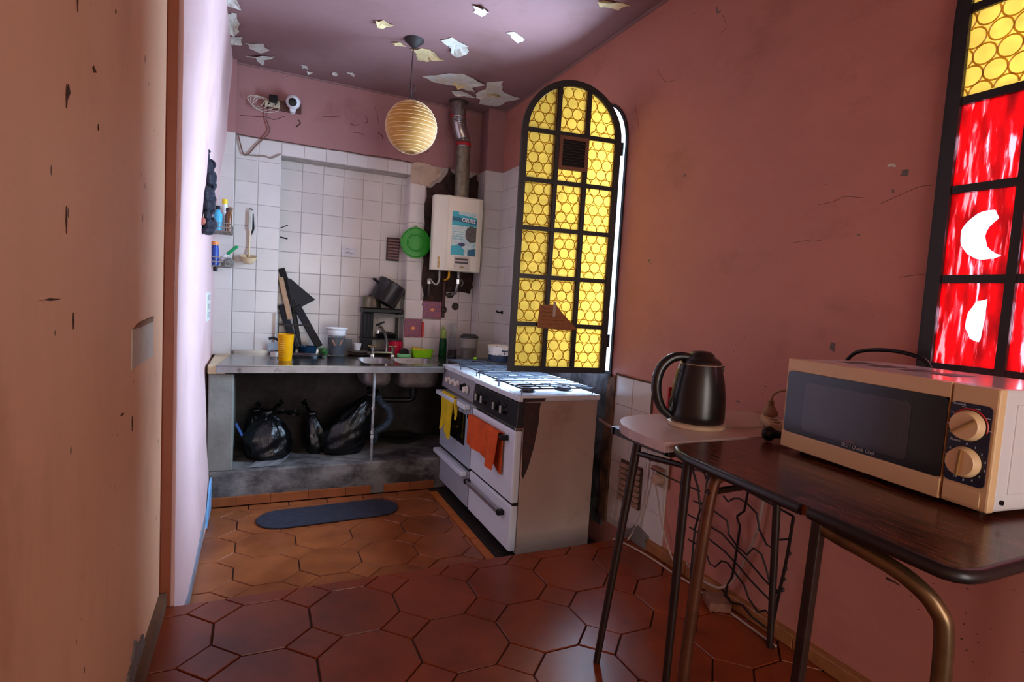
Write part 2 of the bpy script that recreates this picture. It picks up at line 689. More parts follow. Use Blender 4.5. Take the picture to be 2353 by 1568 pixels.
b = MB().box(-0.5, -2.2, 0.02, 2.0, 2.235, NF - 0.006)
fe = struct(b.build('floor_entry', JOINT, origin=False), 'raised entry floor of glossy red terracotta octagon tiles', 'floor')
octagon_floor(fe, 0.309, 0.51, 2.17, (-3, 5), (-7, 2), NF, TERRA_E, 'e', 0.0, 2.236, -0.29, 1.765)
# nosing along the step
for i in range(7):
    x = -0.285 + 0.297 * i
    t = MB().box(x, 2.236, 0.03, x + 0.292, 2.244, NF - 0.004)
    t.build('nosing_tile', TERRA, fe)

# ------------------------------------------------------------------ walls
AX0, AX1, AZ1 = 0.136, 1.065, 2.257        # alcove in the back wall
w = MB()
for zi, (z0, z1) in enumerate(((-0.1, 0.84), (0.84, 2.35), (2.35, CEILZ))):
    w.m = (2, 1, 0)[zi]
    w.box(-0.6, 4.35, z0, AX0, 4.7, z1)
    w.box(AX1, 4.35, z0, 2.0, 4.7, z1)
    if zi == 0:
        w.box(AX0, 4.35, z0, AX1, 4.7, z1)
    elif zi == 1:
        w.box(AX0, 4.5, z0, AX1, 4.7, AZ1)
        w.box(AX0, 4.35, AZ1, AX1, 4.7, z1)
    else:
        w.box(AX0, 4.35, z0, AX1, 4.7, z1)
    # narrow pilaster in the left corner, deeper pillar in the right corner
    w.box(-0.6, 4.30, z0, -0.155, 4.35, z1)
    w.box(1.626, 4.19, z0, 2.0, 4.35, z1)
wall_back = struct(w.build('wall_back', [PINKB, GROUT, CEMENT], origin=False), 'back wall with white square tiles, a shallow alcove and pink plaster above', 'wall')

TM = {}


def wtile(parent, u0, u1, z0, z1, plane, face, m=TILE_W, t=0.0045, name='tile'):
    """glazed wall tile: face 'y' looks toward -Y at y=plane (u = x); face 'x' looks toward -X at x=plane (u = y)"""
    g = 0.0009
    wd, hg = round(u1 - u0 - 2 * g, 4), round(z1 - z0 - 2 * g, 4)
    if wd < 0.012 or hg < 0.012:
        return
    key = (wd, hg, m.name, name)
    me = TM.get(key)
    if me is None:
        a, c, e = wd / 2, hg / 2, 0.003
        bot = [(-a, 0, -c), (a, 0, -c), (a, 0, c), (-a, 0, c)]
        mid = [(-a, -t + .002, -c), (a, -t + .002, -c), (a, -t + .002, c), (-a, -t + .002, c)]
        top = [(-a + e, -t, -c + e), (a - e, -t, -c + e), (a - e, -t, c - e), (-a + e, -t, c - e)]
        fs = [(8, 9, 10, 11)]
        for i in range(4):
            j = (i + 1) % 4
            fs += [(i, j, j + 4, i + 4), (i + 4, j + 4, j + 8, i + 8)]
        me = bpy.data.meshes.new(name)
        me.from_pydata(bot + mid + top, [], fs)
        me.materials.append(m)
        TM[key] = me
    o = bpy.data.objects.new(name, me)
    COL.objects.link(o)
    o.parent = parent
    cu, cz = (u0 + u1) / 2, (z0 + z1) / 2
    wob = random.uniform(-.006, .006)
    if face == 'y':
        o.location = (cu, plane, cz)
        o.rotation_euler = (random.uniform(-.006, .006), 0, wob)
    else:
        o.location = (plane, cu, cz)
        o.rotation_euler = (0, random.uniform(-.006, .006), -PI / 2 + wob)
    return o


# back wall, left of the alcove and the pilaster strip
for r in range(10):
    z0, z1 = ROWS[r], ROWS[r + 1]
    wtile(wall_back, -0.155, -0.010, z0, z1, 4.35, 'y')
    wtile(wall_back, -0.010, AX0, z0, z1, 4.35, 'y')
    wtile(wall_back, -0.30, -0.157, z0, z1 + .004, 4.30, 'y')
# alcove back
xs = [AX0, .2876, .437, .585, .733, .882, 1.03, AX1]
for r in range(10):
    z0, z1 = ROWS[r], min(ROWS[r + 1], AZ1 - .002)
    for i in range(7):
        wtile(wall_back, xs[i], xs[i + 1], z0, z1, 4.5, 'y')
    wtile(wall_back, 4.352, 4.498, z0, z1, AX1, 'x')
# lintel row above the alcove
for i in range(7):
    x0 = AX0 + i * .1495
    wtile(wall_back, x0, min(x0 + .1495, AX1 + .14), AZ1 + .003, ROWS[10] + random.uniform(-.004, .004), 4.35, 'y')
# right of the alcove: one full column, then broken rows below the water heater
for r in range(10):
    z0, z1 = ROWS[r], ROWS[r + 1]
    if r != 1:
        wtile(wall_back, AX1, 1.212 if r < 3 else 1.186, z0, z1, 4.35, 'y')
    if r < 3 and r != 2:
        wtile(wall_back, 1.214, 1.362, z0, z1, 4.35, 'y')
    if r < 4:
        wtile(wall_back, 1.364, 1.505, z0, z1 - (.06 if r == 3 else 0), 4.35, 'y')
        wtile(wall_back, 1.507, 1.624, z0, z1 - (.03 if r == 3 else 0), 4.35, 'y')
    # pillar faces
    wtile(wall_back, 1.628, RX - .002, z0, z1, 4.19, 'y')
    wtile(wall_back, 4.192, 4.342, z0, z1, 1.626, 'x')
# torn-open plaster around the water heater
pl = jag([(1.205, 1.25), (1.30, 1.24), (1.36, 1.27), (1.40, 1.38), (1.60, 1.36), (1.624, 1.5), (1.624, 2.2), (1.60, 2.33), (1.45, 2.26), (1.37, 2.36), (1.29, 2.22),
          (1.20, 2.18), (1.183, 1.9), (1.185, 1.6)], 0.012, 4, 3)
MB().prism(pl, 'y', 4.352, 4.340).build('bare_plaster', BARE, wall_back)
CREAMP = mat('stained_cream_plaster', (188, 166, 146), 0.8, var=0.12, scale=9, bump=0.3, dirt=(130, 100, 84), dirt_lo=.5, dscale=6)
MB().prism(jag([(1.066, 2.20), (1.21, 2.19), (1.235, 2.23), (1.30, 2.28), (1.31, 2.325), (1.2, 2.36), (1.066, 2.352)], .006, 3, 9), 'y', 4.352, 4.334).build('patched_plaster', CREAMP, wall_back)
# rough dark crack line where plaster meets the tiles
MB().tube([(-.155 + .1235 * i, 4.346, 2.352 + random.uniform(-.004, .004)) for i in range(11)], .004, 5).build('plaster_edge', mat('dirty_crack', (92, 68, 58), 0.95, var=.4, scale=30), wall_back)

# decorated tiles
PAT = bpy.data.materials.new('mandala_print')
PAT.use_nodes = True


def mandala(m):
    nt = m.node_tree
    N, L = nt.nodes, nt.links
    tc = N.new('ShaderNodeTexCoord')
    g = N.new('ShaderNodeTexGradient')
    g.gradient_type = 'RADIAL'
    mp = N.new('ShaderNodeMapping')
    mp.inputs['Rotation'].default_value = (R(90), 0, 0)
    L.new(tc.outputs['Object'], mp.inputs['Vector'])
    L.new(mp.outputs['Vector'], g.inputs['Vector'])
    ln = N.new('ShaderNodeVectorMath')
    ln.operation = 'LENGTH'
    L.new(tc.outputs['Object'], ln.inputs[0])

    def math_(op, a, b_):
        x = N.new('ShaderNodeMath')
        x.operation = op
        for s, v in ((x.inputs[0], a), (x.inputs[1], b_)):
            if hasattr(v, 'links'):
                L.new(v, s)
            else:
                s.default_value = v
        return x.outputs[0]
    ang = math_('MULTIPLY', g.outputs['Fac'], 2 * PI * 16)
    petal = math_('MULTIPLY', math_('SINE', ang, 0), .006)
    rad = math_('ADD', ln.outputs['Value'], petal)
    wv = math_('SINE', math_('MULTIPLY', rad, 300), 0)
    cr = N.new('ShaderNodeValToRGB')
    cr.color_ramp.interpolation = 'CONSTANT'
    e = cr.color_ramp.elements
    e[0].color = lin((70, 50, 96))
    e[1].position = .35
    e[1].color = lin((176, 52, 66))
    for p, c in ((.60, (206, 120, 84)), (.82, (110, 44, 96))):
        n = e.new(p)
        n.color = lin(c)
    L.new(math_('ADD', math_('MULTIPLY', wv, .5), .5), cr.inputs['Fac'])
    mx = N.new('ShaderNodeMix')
    mx.data_type = 'RGBA'
    L.new(math_('LESS_THAN', ln.outputs['Value'], .016), mx.inputs[0])
    L.new(cr.outputs['Color'], mx.inputs[6])
    mx.inputs[7].default_value = lin((240, 150, 84))
    L.new(mx.outputs[2], N['Principled BSDF'].inputs['Base Color'])
    N['Principled BSDF'].inputs['Roughness'].default_value = .35


mandala(PAT)
wtile(wall_back, 1.206, 1.362, 1.150, 1.290, 4.345, 'y', PAT, .008, 'patterned_tile')['label'] = 'upper mandala patterned tile beside the pipes'
wtile(wall_back, 1.064, 1.206, .995, 1.140, 4.35, 'y', PAT, .008, 'patterned_tile')['label'] = 'lower mandala patterned tile above the soap tray'
MB().box(1.206, 4.338, 1.0, 1.222, 4.35, 1.12).build('red_tile_edge', mat('red_enamel', (190, 26, 22), .4), wall_back)

# left wall of the kitchen: old plaster that leans and bulges
prof = [(-.05, -.232), (.1, -.238), (.45, -.262), (.85, -.277), (1.6, -.276), (2.0, -.252), (2.4, -.218), (2.9, -.192)]


def lwx(z):
    for (a, xa), (b_, xb) in zip(prof, prof[1:]):
        if z <= b_:
            t = max(0, (z - a) / (b_ - a))
            t = t * t * (3 - 2 * t)
            return xa + (xb - xa) * t
    return prof[-1][1]


rows = []
for i in range(49):
    z = -.05 + 2.88 * i / 48
    row = []
    for j in range(33):
        y = 2.25 + 2.12 * j / 32
        bulge = .006 * noise.noise(Vector((y * 1.7, z * 1.3, 2.0))) + .003 * noise.noise(Vector((y * 5, z * 4, 7.0)))
        k = min(1, j / 4)
        row.append((lwx(z) * k + (-.256 if z > 0 else -.24) * (1 - k) + bulge, y, z))
    rows.append(row)
w = MB().sheet(rows, .02)
w.box(-.7, 2.25, -.05, -.30, 4.37, CEILZ)
wall_left = struct(w.build('wall_left', PINKL, smooth=50, origin=False), 'bulging pink plaster wall with daylight in its pale colour on the left of the kitchen', 'wall')
w = MB().box(-.6, -2.2, NF - .1, -.290, 2.249, CEILZ)
wall_lf = struct(w.build('wall_left_front', PINKW, origin=False), 'pink painted wall, warm light in its colour, in the left foreground with scuffs', 'wall')
struct(MB().box(-.290, 2.236, NF, -.2565, 2.252, CEILZ).build('trim_1', BROWNP, origin=False, bevel=.003), 'dark brown painted edge of the left opening', 'trim')
# foreground skirting: broken render at the foot of the left wall
sk = struct(MB().prism(jag([(1.2, NF), (2.234, NF), (2.234, NF + .055), (1.2, NF + .065)], .004, 8, 5), 'x', -.291, -.268).build('baseboard_left_front', mat('brown_skirting', (104, 74, 52), .7, var=.3, scale=9, dirt=(58, 40, 30), dscale=7), origin=False), 'brown worn skirting under the left foreground wall', 'baseboard')
MB().prism(jag([(1.55, NF + .002), (1.95, NF + .002), (1.9, NF + .10), (1.78, NF + .15), (1.65, NF + .08)], .012, 3, 8), 'x', -.293, -.284).build('broken_render', CHIPG, sk)
for i, (y, z, a, b_) in enumerate([(1.25, 1.98, .004, .028), (1.19, 1.86, .005, .012), (1.05, 1.9, .003, .02), (1.22, 1.80, .003, .02), (1.33, 1.72, .012, .006), (1.17, 1.63, .006, .014), (1.16, 1.62, .004, .02),
                                  (1.16, 1.42, .003, .022), (1.2, 1.25, .003, .014), (1.08, 1.29, .05, .002), (1.5, 1.9, .003, .006), (1.36, 1.62, .003, .006), (1.72, .95, .004, .02), (1.6, 1.0, .02, .003)]):
    o = MB().prism(jag([(y - a, z), (y, z - b_), (y + a, z), (y, z + b_)], min(a, b_) * .4, 2, i), 'x', -.2905, -.2885).build('paint_chip', mat('dark_chip', (62, 38, 22), .9, var=.4, scale=60), wall_lf)

# left skirting of the kitchen: a grey-blue board
SKB = mat('blue_grey_board', (132, 142, 154), .4, var=.18, scale=6, dirt=(92, 84, 92), dirt_lo=.45, dscale=5)
bb = MB()
bb.prism([(2.26, .0), (3.62, .0), (3.62, .10), (3.3, .085), (2.9, .07), (2.5, .055), (2.26, .05)], 'x', -.236, -.222)
struct(bb.build('baseboard_left', SKB, origin=False, bevel=.003), 'grey blue skirting board along the pale left wall', 'baseboard')

# ---- right wall with two arched window openings
WIN1 = (2.507, 3.05)
WIN2 = (0.425, 0.965)
WSILL, WSPR = 0.965, 2.20


def arch(y0, y1, sill=WSILL, spring=WSPR, n=20, grow=0.0):
    c, r = (y0 + y1) / 2, (y1 - y0) / 2 + grow
    return [(c - r, sill - grow), (c + r, sill - grow)] + [(c + r * math.cos(PI * i / n), spring + r * math.sin(PI * i / n)) for i in range(n + 1)]


w = MB()
w.prism([(-2.2, -.1), (4.36, -.1), (4.36, CEILZ), (-2.2, CEILZ)], 'x', RX, RX + .16, holes=[arch(*WIN1), arch(*WIN2)])
wall_right = struct(w.build('wall_right', PINK, origin=False), 'salmon pink right wall with flaked paint and two arched windows', 'wall')
# tiled part beyond the open window
MB().box(RX - .002, 3.09, .84, RX + .001, 4.19, 2.348).build('grout_bed', GROUT, wall_right)
for r in range(10):
    for i in range(7):
        y1 = 4.188 - .1505 * i
        wtile(wall_right, y1 - .1505, y1, ROWS[r], ROWS[r + 1], RX - .002, 'x')
# tiled patch between the stove and the tables
zr = [.197, .351, .507, .658, .813, .967]
MB().box(RX - .002, 2.0, NF, RX + .001, 2.455, .813).build('grout_bed', GROUT, wall_right)
MB().box(RX - .002, 2.155, .813, RX + .001, 2.455, .967).build('grout_bed', GROUT, wall_right)
for r in range(5):
    for i, (a, c) in enumerate(((2.305, 2.455), (2.155, 2.305), (2.0, 2.155))):
        if i == 2 and r > 3:
            continue
        wtile(wall_right, a, c, zr[r], zr[r + 1], RX - .002, 'x')
MB().tube([(RX - .004, 2.46, .972), (RX - .004, 2.38, .970), (RX - .004, 2.25, .968), (RX - .004, 2.15, .970), (RX - .004, 2.152, .9), (RX - .004, 2.15, .82)], .005, 5).build('plaster_edge', MATS['dirty_crack'], wall_right)
# sooty, greasy plaster behind the stoves, below the open window
SOOT = mat('sooty_plaster', (104, 104, 110), .7, var=.4, scale=7, bump=.5, bscale=20, dirt=(34, 26, 24), dirt_lo=.42, dirt_hi=.62, dscale=6)
MB().box(RX - .010, 2.50, .12, RX + .001, 3.66, .962).build('sooty_panel', SOOT, wall_right)
RUSTP = mat('rusty_torn_plaster', (112, 76, 54), .9, var=.4, scale=14, bump=.8, bscale=24, dirt=(44, 28, 22), dirt_lo=.45, dirt_hi=.65, dscale=9)
MB().prism(jag([(2.45, NF), (2.52, NF), (2.53, .5), (2.52, .95), (2.45, .96), (2.455, .6)], .006, 4, 2), 'x', RX - .016, RX).build('torn_edge', RUSTP, wall_right)
# chips and holes in the paint
for i, (y, z, a, b_, m) in enumerate([(1.075, 1.785, .010, .010, CHIPG), (1.118, 1.815, .012, .006, CHIPW), (1.25, 1.24, .008, .016, CHIPG), (1.105, 1.735, .003, .006, CHIPG), (1.93, 2.63, .004, .012, CHIPG), (1.92, 2.615, .012, .003, CHIPG),
                                     (1.20, 1.61, .006, .003, CHIPG), (2.26, 1.57, .006, .006, CHIPG), (2.05, 1.95, .006, .005, CHIPG), (1.63, .98, .01, .004, CHIPG), (2.13, .78, .008, .02, CHIPG), (0.98, .55, .02, .004, MATS['dark_chip']), (1.02, .59, .004, .02, MATS['dark_chip'])]):
    MB().prism(jag([(y - a, z - b_), (y + a, z - b_ * .6), (y + a * .8, z + b_), (y - a * .9, z + b_ * .7)], a * .25, 2, i + 40), 'x', RX - .0012, RX + .001).build('paint_chip', m, wall_right)
# skirting of the right wall
b = struct(MB().box(RX - .02, 1.0, NF, RX + .001, 2.09, .215).build('baseboard_right', mat('ochre_skirting_tile', (150, 96, 54), .5, var=.2, scale=8, dirt=(80, 48, 32), dscale=5), origin=False), 'ochre skirting tiles along the right wall', 'baseboard')
for i in range(4):
    wtile(b, 1.0 + .272 * i, 1.272 + .272 * i, NF + .001, .212, RX - .02, 'x', MATS['ochre_skirting_tile'], .006, 'skirting_tile')
MB().prism(jag([(2.09, NF), (2.27, NF), (2.25, .2), (2.18, .245), (2.09, .23)], .008, 3, 21), 'x', RX - .03, RX).build('broken_render', CHIPG, wall_right)

# unseen wall behind the camera, its doorway added to let the warm fill in
w = MB().box(-.6, -2.3, -.1, .1, -2.15, CEILZ).box(1.4, -2.3, -.1, 2.0, -2.15, CEILZ).box(.1, -2.3, 2.35, 1.4, -2.15, CEILZ)
struct(w.build('wall_front', PINK, origin=False), 'pink wall behind the viewer with a doorway added for fill light', 'wall')

# ---- ceiling and its peeling paint
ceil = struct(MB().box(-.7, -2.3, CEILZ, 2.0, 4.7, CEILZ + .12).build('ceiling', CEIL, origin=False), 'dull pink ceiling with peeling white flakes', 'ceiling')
MB().tube([(-.15, 4.345, CEILZ - .004), (1.62, 4.345, CEILZ - .004), (1.62, 4.185, CEILZ - .004), (RX - .004, 4.185, CEILZ - .004), (RX - .004, 0, CEILZ - .004)], .010, 8).build('cove', CEIL, ceil)


def flake(pts, seed, curl=.02, m=CHIPW, name='paint_flake'):
    rr = random.Random(seed)
    out = jag(pts, .010, 3, seed)
    cx = sum(p[0] for p in out) / len(out)
    cy = sum(p[1] for p in out) / len(out)
    n = len(out)
    ph, q2 = rr.uniform(0, 6.3), rr.uniform(0, 6.3)
    zt = []
    for p in out:
        a = math.atan2(p[1] - cy, p[0] - cx)
        zt.append(CEILZ - .003 - curl * (max(0, math.sin(a + ph)) ** 2 * .5 + max(0, math.sin(3 * a + q2)) * .12))
    vs = [(p[0], p[1], z) for p, z in zip(out, zt)]
    vs += [(cx + (p[0] - cx) * .55, cy + (p[1] - cy) * .55, CEILZ - .003 - rr.random() * .003) for p in out]
    vs += [(cx, cy, CEILZ - .003)]
    k = len(vs)
    vs += [(x, y, z + .0015) for x, y, z in vs]
    fs = []
    for o in (0, k):
        for i in range(n):
            j = (i + 1) % n
            fs += [(o + i, o + j, o + n + j, o + n + i), (o + n + i, o + n + j, o + 2 * n)]
    for i in range(n):
        j = (i + 1) % n
        fs.append((i, j, j + k, i + k))
    return MB().add(vs, fs).build(name, m, ceil)


CREAMF = mat('cream_paint_flake', (206, 186, 138), .8, var=.15, scale=25, dirt=(160, 120, 84), dscale=9)
FL = [
    ([(-.096, 3.98), (.0, 3.93), (.03, 3.99), (.0, 4.06), (-.08, 4.05)], .03, CHIPW), ([(-.109, 4.2), (0.0, 4.12), (.077, 4.10), (.05, 4.16), (.01, 4.2), (-.001, 4.31), (-.04, 4.2)], .02, CHIPW),
    ([(-.19, 3.36), (-.13, 3.36), (-.12, 3.5), (-.185, 3.52)], .03, CHIPW), ([(-.19, 3.62), (-.14, 3.6), (-.13, 3.78), (-.15, 3.86), (-.19, 3.83)], .04, CHIPW), ([(-.19, 3.93), (-.12, 3.9), (-.115, 4.0), (-.18, 4.02)], .03, CHIPW),
    ([(.55, 3.25), (.60, 3.23), (.662, 3.25), (.64, 3.29), (.58, 3.285)], .05, CREAMF), ([(.693, 3.45), (.75, 3.45), (.785, 3.48), (.74, 3.5)], .02, CREAMF),
    ([(.82, 3.49), (.9, 3.44), (.95, 3.46), (1.03, 3.50), (.97, 3.55), (.95, 3.61), (.89, 3.62), (.87, 3.55)], .045, CREAMF),
    ([(.95, 3.27), (1.0, 3.22), (1.103, 3.26), (1.12, 3.32), (1.06, 3.40), (1.0, 3.33)], .06, CHIPW),
    ([(1.0, 3.88), (1.10, 3.76), (1.143, 3.71), (1.25, 3.68), (1.404, 3.74), (1.36, 3.85), (1.40, 3.92), (1.30, 3.93), (1.24, 3.91), (1.1, 3.93)], .02, CHIPW),
    ([(1.40, 3.72), (1.5, 3.65), (1.53, 3.74), (1.58, 3.83), (1.70, 3.85), (1.741, 3.87), (1.68, 4.0), (1.649, 4.12), (1.5, 4.10), (1.47, 4.02), (1.41, 3.95), (1.46, 3.85)], .03, CHIPW),
    ([(1.24, 4.0), (1.32, 3.98), (1.453, 4.04), (1.40, 4.07), (1.29, 4.05)], .03, CHIPW), ([(.97, 2.81), (1.03, 2.79), (1.07, 2.84), (1.05, 2.9), (1.0, 2.88)], .04, CHIPW),
    ([(1.245, 2.99), (1.28, 2.96), (1.364, 3.02), (1.34, 3.05), (1.29, 3.03)], .02, CHIPW), ([(.235, 4.15), (.27, 4.14), (.28, 4.18), (.25, 4.2)], .02, CHIPW), ([(.27, 4.25), (.31, 4.24), (.30, 4.28)], .02, CHIPW),
    ([(.43, 4.16), (.47, 4.15), (.48, 4.2), (.45, 4.21)], .02, CHIPW), ([(.53, 4.10), (.58, 4.09), (.57, 4.14)], .03, CHIPW), ([(1.47, 2.44), (1.55, 2.42), (1.65, 2.41), (1.62, 2.47), (1.53, 2.48)], .04, CREAMF),
    ([(1.2, 3.85), (1.3, 3.83), (1.34, 3.88), (1.26, 3.9)], .05, CREAMF), ([(1.52, 3.86), (1.6, 3.9), (1.58, 3.98), (1.5, 3.95)], .05, CREAMF)]
for i, (p, c, m) in enumerate(FL):
    flake(p, 100 + i, c, m)


# cracks in the plaster
CRK = mat('crack_line', (78, 44, 36), .95)
for pts in ([(1.893, 2.591), (1.868, 2.536), (1.897, 2.516)], [(1.142, 1.70), (1.092, 1.717), (1.032, 1.736), (.985, 1.735)], [(1.355, 1.727), (1.30, 1.73), (1.261, 1.741), (1.194, 1.727)],
            [(.99, .619), (.971, .587), (.953, .565), (.914, .601)], [(2.47, 2.38), (2.44, 2.30), (2.42, 2.24)],
            [(1.45, 1.60), (1.37, 1.606), (1.33, 1.60)], [(1.06, 1.47), (1.0, 1.478), (.98, 1.475)], [(2.30, 2.50), (2.24, 2.43), (2.15, 2.41)], [(1.85, 1.13), (1.79, 1.135), (1.76, 1.13)]):
    MB().tube([(RX - .0005, p[0], p[1]) for p in smooth_path([(a, c, 0) for a, c in pts], 4)], .0006, 4).build('crack', CRK, wall_right)
for pts, r_ in (([(-.131, 2.483), (.026, 2.501), (.082, 2.494), (.149, 2.53)], .0022), ([(.238, 2.522), (.253, 2.501), (.225, 2.469)], .004), ([(.397, 2.577), (.472, 2.588), (.518, 2.602)], .0018), ([(.70, 2.64), (.72, 2.60), (.69, 2.58)], .0018),
                ([(.60, 2.56), (.63, 2.555), (.66, 2.565)], .0025), ([(.764, 2.715), (.79, 2.66), (.80, 2.60)], .0012), ([(.80, 2.53), (.83, 2.515), (.84, 2.49)], .003), ([(1.12, 2.45), (1.16, 2.44), (1.2, 2.46)], .0018), ([(.62, 2.50), (.66, 2.505), (.70, 2.495)], .0015)):
    MB().tube([(p[0], 4.3495, p[1]) for p in smooth_path([(a, c, 0) for a, c in pts], 4)], r_, 4).build('crack', CRK, wall_back)

# ------------------------------------------------------------------ windows
YEL = thin('amber_bottle_glass', (222, 194, 122), .80, .08, .2, var=.10, scale=22)
YELR = thin('amber_glass_ring', (206, 162, 86), .80, .05, .2, var=.25, scale=30)
RED = thin('red_painted_glass', (190, 5, 16), .90, .06, .2, var=.6, scale=26, streak=(75, (1, 1.0, .13), .555), stretch=(1, 1, .3), clear_rgb=(255, 226, 232))
PALE = thin('clear_pale_glass', (214, 224, 240), .9, .3, .2, var=.05)
IRON = BLACK
DIRTG = mat('dark_grime', (70, 40, 10), .9)


def rings(mb, x0, x1, ztest, z0, z1, y, rad=.0275, ox=0, oz=0, seed=0):
    """moulded bull's-eye rings standing proud of a pane, cut off at its edge"""
    rr = random.Random(seed)
    px = rad * 2.06
    pz = px * .90
    nz_ = int((z1 - z0) / pz) + 2
    for j in range(-1, nz_ + 1):
        for i in range(-1, int((x1 - x0) / px) + 2):
            cx = x0 + ox + i * px + (px / 2 if j % 2 else 0) + rr.uniform(-.002, .002)
            cz = z0 + oz + j * pz + rr.uniform(-.002, .002)
            for r_, wd, h in ((rad, .0024, .0028),):
                n = 22 if r_ > .01 else 8
                pts = []
                for k in range(n + 1):
                    a = 2 * PI * k / n
                    pts.append((math.cos(a), math.sin(a)))
                for k in range(n):
                    am = ((pts[k][0] + pts[k + 1][0]) / 2, (pts[k][1] + pts[k + 1][1]) / 2)
                    qx, qz = cx + am[0] * r_, cz + am[1] * r_
                    if not (x0 + .002 < qx < x1 - .002 and z0 + .002 < qz < ztest(qx) - .002):
                        continue
                    vs = []
                    for (c, s) in (pts[k], pts[k + 1]):
                        for rr_, yy in ((r_ - wd, 0), (r_, h), (r_ + wd, 0)):
                            vs.append((cx + c * rr_, y + yy, cz + s * rr_))
                    mb.add(vs, [(0, 1, 4, 3), (1, 2, 5, 4)])


def casement(root, W=.545, base=0.0, spring=1.235, bars=(.25, .4975, .745, .9875), side=1, red_rows=(), depth=.028):
    """arched iron casement in local coords: x 0..W, z from base, glass in the middle; side = local y of the raised rings"""
    xc, ro = W / 2, W / 2
    fwid = .030
    ri = ro - fwid
    n = 24
    outer = [(0, base), (W, base)] + [(xc + ro * math.cos(PI * i / n), spring + ro * math.sin(PI * i / n)) for i in range(n + 1)]
    inner = [(fwid, base + fwid), (W - fwid, base + fwid)] + [(xc + ri * math.cos(PI * i / n), spring + ri * math.sin(PI * i / n)) for i in range(n + 1)]
    MB().prism(outer, 'y', -depth / 2, depth / 2, holes=[inner]).build('leaf_frame', IRON, root)
    cols = [fwid] + [fwid + (W - 2 * fwid) * k / 3 for k in (1, 2)] + [W - fwid]
    bw = .011
    top = lambda x: spring + math.sqrt(max(0, ri * ri - (x - xc) ** 2))
    for x in cols[1:3]:
        MB().box(x - bw, -depth / 2 + .002, base + .01, x + bw, depth / 2 - .002, top(x) + .006).build('glazing_bar', IRON, root)
    zl = list(bars) + [spring]
    for z in zl:
        MB().box(.01, -depth / 2 + .004, z - bw, W - .01, depth / 2 - .004, z + bw).build('glazing_bar', IRON, root)
    edges = [base + fwid] + zl
    for c in range(3):
        x0, x1 = cols[c] + (bw if c else 0), cols[c + 1] - (bw if c < 2 else 0)
        for r in range(6):
            z0 = edges[r] + (bw if r else 0)
            redp = r in red_rows
            mb = MB()
            if r < 5:
                z1 = edges[r + 1] - bw
                mb.prism([(x0, z0), (x1, z0), (x1, z1), (x0, z1)], 'y', -.0015, .0015)
                zt = lambda x, z1=z1: z1
                zmax = z1
            else:
                xsn = [x1 + (x0 - x1) * k / 10 for k in range(11)]
                mb.prism([(x0, z0), (x1, z0)] + [(x, max(top(x) - .001, z0 + .004)) for x in xsn], 'y', -.0015, .0015)
                zt = lambda x: top(x) - .004
                zmax = spring + ri
            ring_seed = r * 7 + c
            if not redp:
                mb.m = 1
                mb2 = MB()
                mb2.m = 1
                rings(mb2, x0, x1, zt, z0, zmax, 0, ox=random.Random(ring_seed).uniform(-.02, .02), oz=random.Random(ring_seed + 5).uniform(-.02, .02), seed=ring_seed)
                for k in range(len(mb2.v)):
                    x, y, z = mb2.v[k]
                    mb2.v[k] = (x, side * (.0016 + y), z)
                mb.add(mb2.v, mb2.f)
                mb.build('pane', [YEL, YELR], root)
            else:
                holes, nm = [], ''
                if r == 2 and c == 0:   # crescent left clear in the paint
                    cx, cz = x0 + .098, (z0 + zmax) / 2 - .006
                    pts = [(cx + .066 * math.cos(R(a)), cz + .066 * math.sin(R(a))) for a in range(82, 300, 12)]
                    pts += [(cx + .052 + .058 * math.cos(R(a)), cz - .004 + .056 * math.sin(R(a))) for a in range(250, 112, -14)]
                    holes, nm = jag(pts, .0015, 1, 4), 'clear_crescent'
                if r == 1 and c == 0:
                    cx, cz = x0 + .09, (z0 + zmax) / 2 + .012
                    pts = [(cx + .022, cz + .058), (cx + .0, cz + .052), (cx - .018, cz + .02), (cx - .022, cz - .02), (cx - .006, cz - .05), (cx + .014, cz - .058), (cx + .020, cz - .04)]
                    holes, nm = jag(pts, .0015, 2, 6), 'clear_patch'
                if holes:
                    pn = MB().prism([(x0, z0), (x1, z0), (x1, z1), (x0, z1)], 'y', -.0015, .0015, holes=[holes]).build('pane', RED, root)
                    MB().prism(holes, 'y', -.001, .001).build(nm, PALE, pn)
                else:
                    mb.build('pane', RED, root)
    return root


# the open leaf, swung into the room over the stoves
leaf = thing('window_leaf', 'open arched window leaf with amber bottle glass and black iron bars above the stoves', 'window', (1.733, 2.530, .965), R(171))
casement(leaf, side=1)
for z in (.18, 1.20):
    MB().cyl((-.012, 0, z - .035), (-.012, 0, z + .035), .009, n=10).build('hinge', IRON, leaf)
# little louvre vent fixed in the second pane of the middle column
CU = mat('copper_brown_frame', (116, 70, 48), .5, var=.2)
v = MB().prism([(.185, 1.055), (.345, 1.055), (.345, 1.225), (.185, 1.225)], 'y', .004, .020, holes=[[(.203, 1.073), (.327, 1.073), (.327, 1.207), (.203, 1.207)]]).build('vent_frame', CU, leaf)
MB().box(.203, .003, 1.073, .327, .006, 1.207).build('vent_back', BLACKP, v)
for i in range(9):
    z = 1.080 + .0145 * i
    MB().bar((.203, .011, z), (.327, .011, z), .010, .003, (0, .5, 1)).build('louvre', mat('dark_louvre', (52, 36, 30), .6), v)
# handwritten cardboard note
note = thing('cardboard_note', 'handwritten brown cardboard note taped low on the amber window leaf', 'note', (1.45, 2.56, 1.19), R(171))
KR = mat('brown_card', (156, 104, 66), .8, var=.12, scale=18)
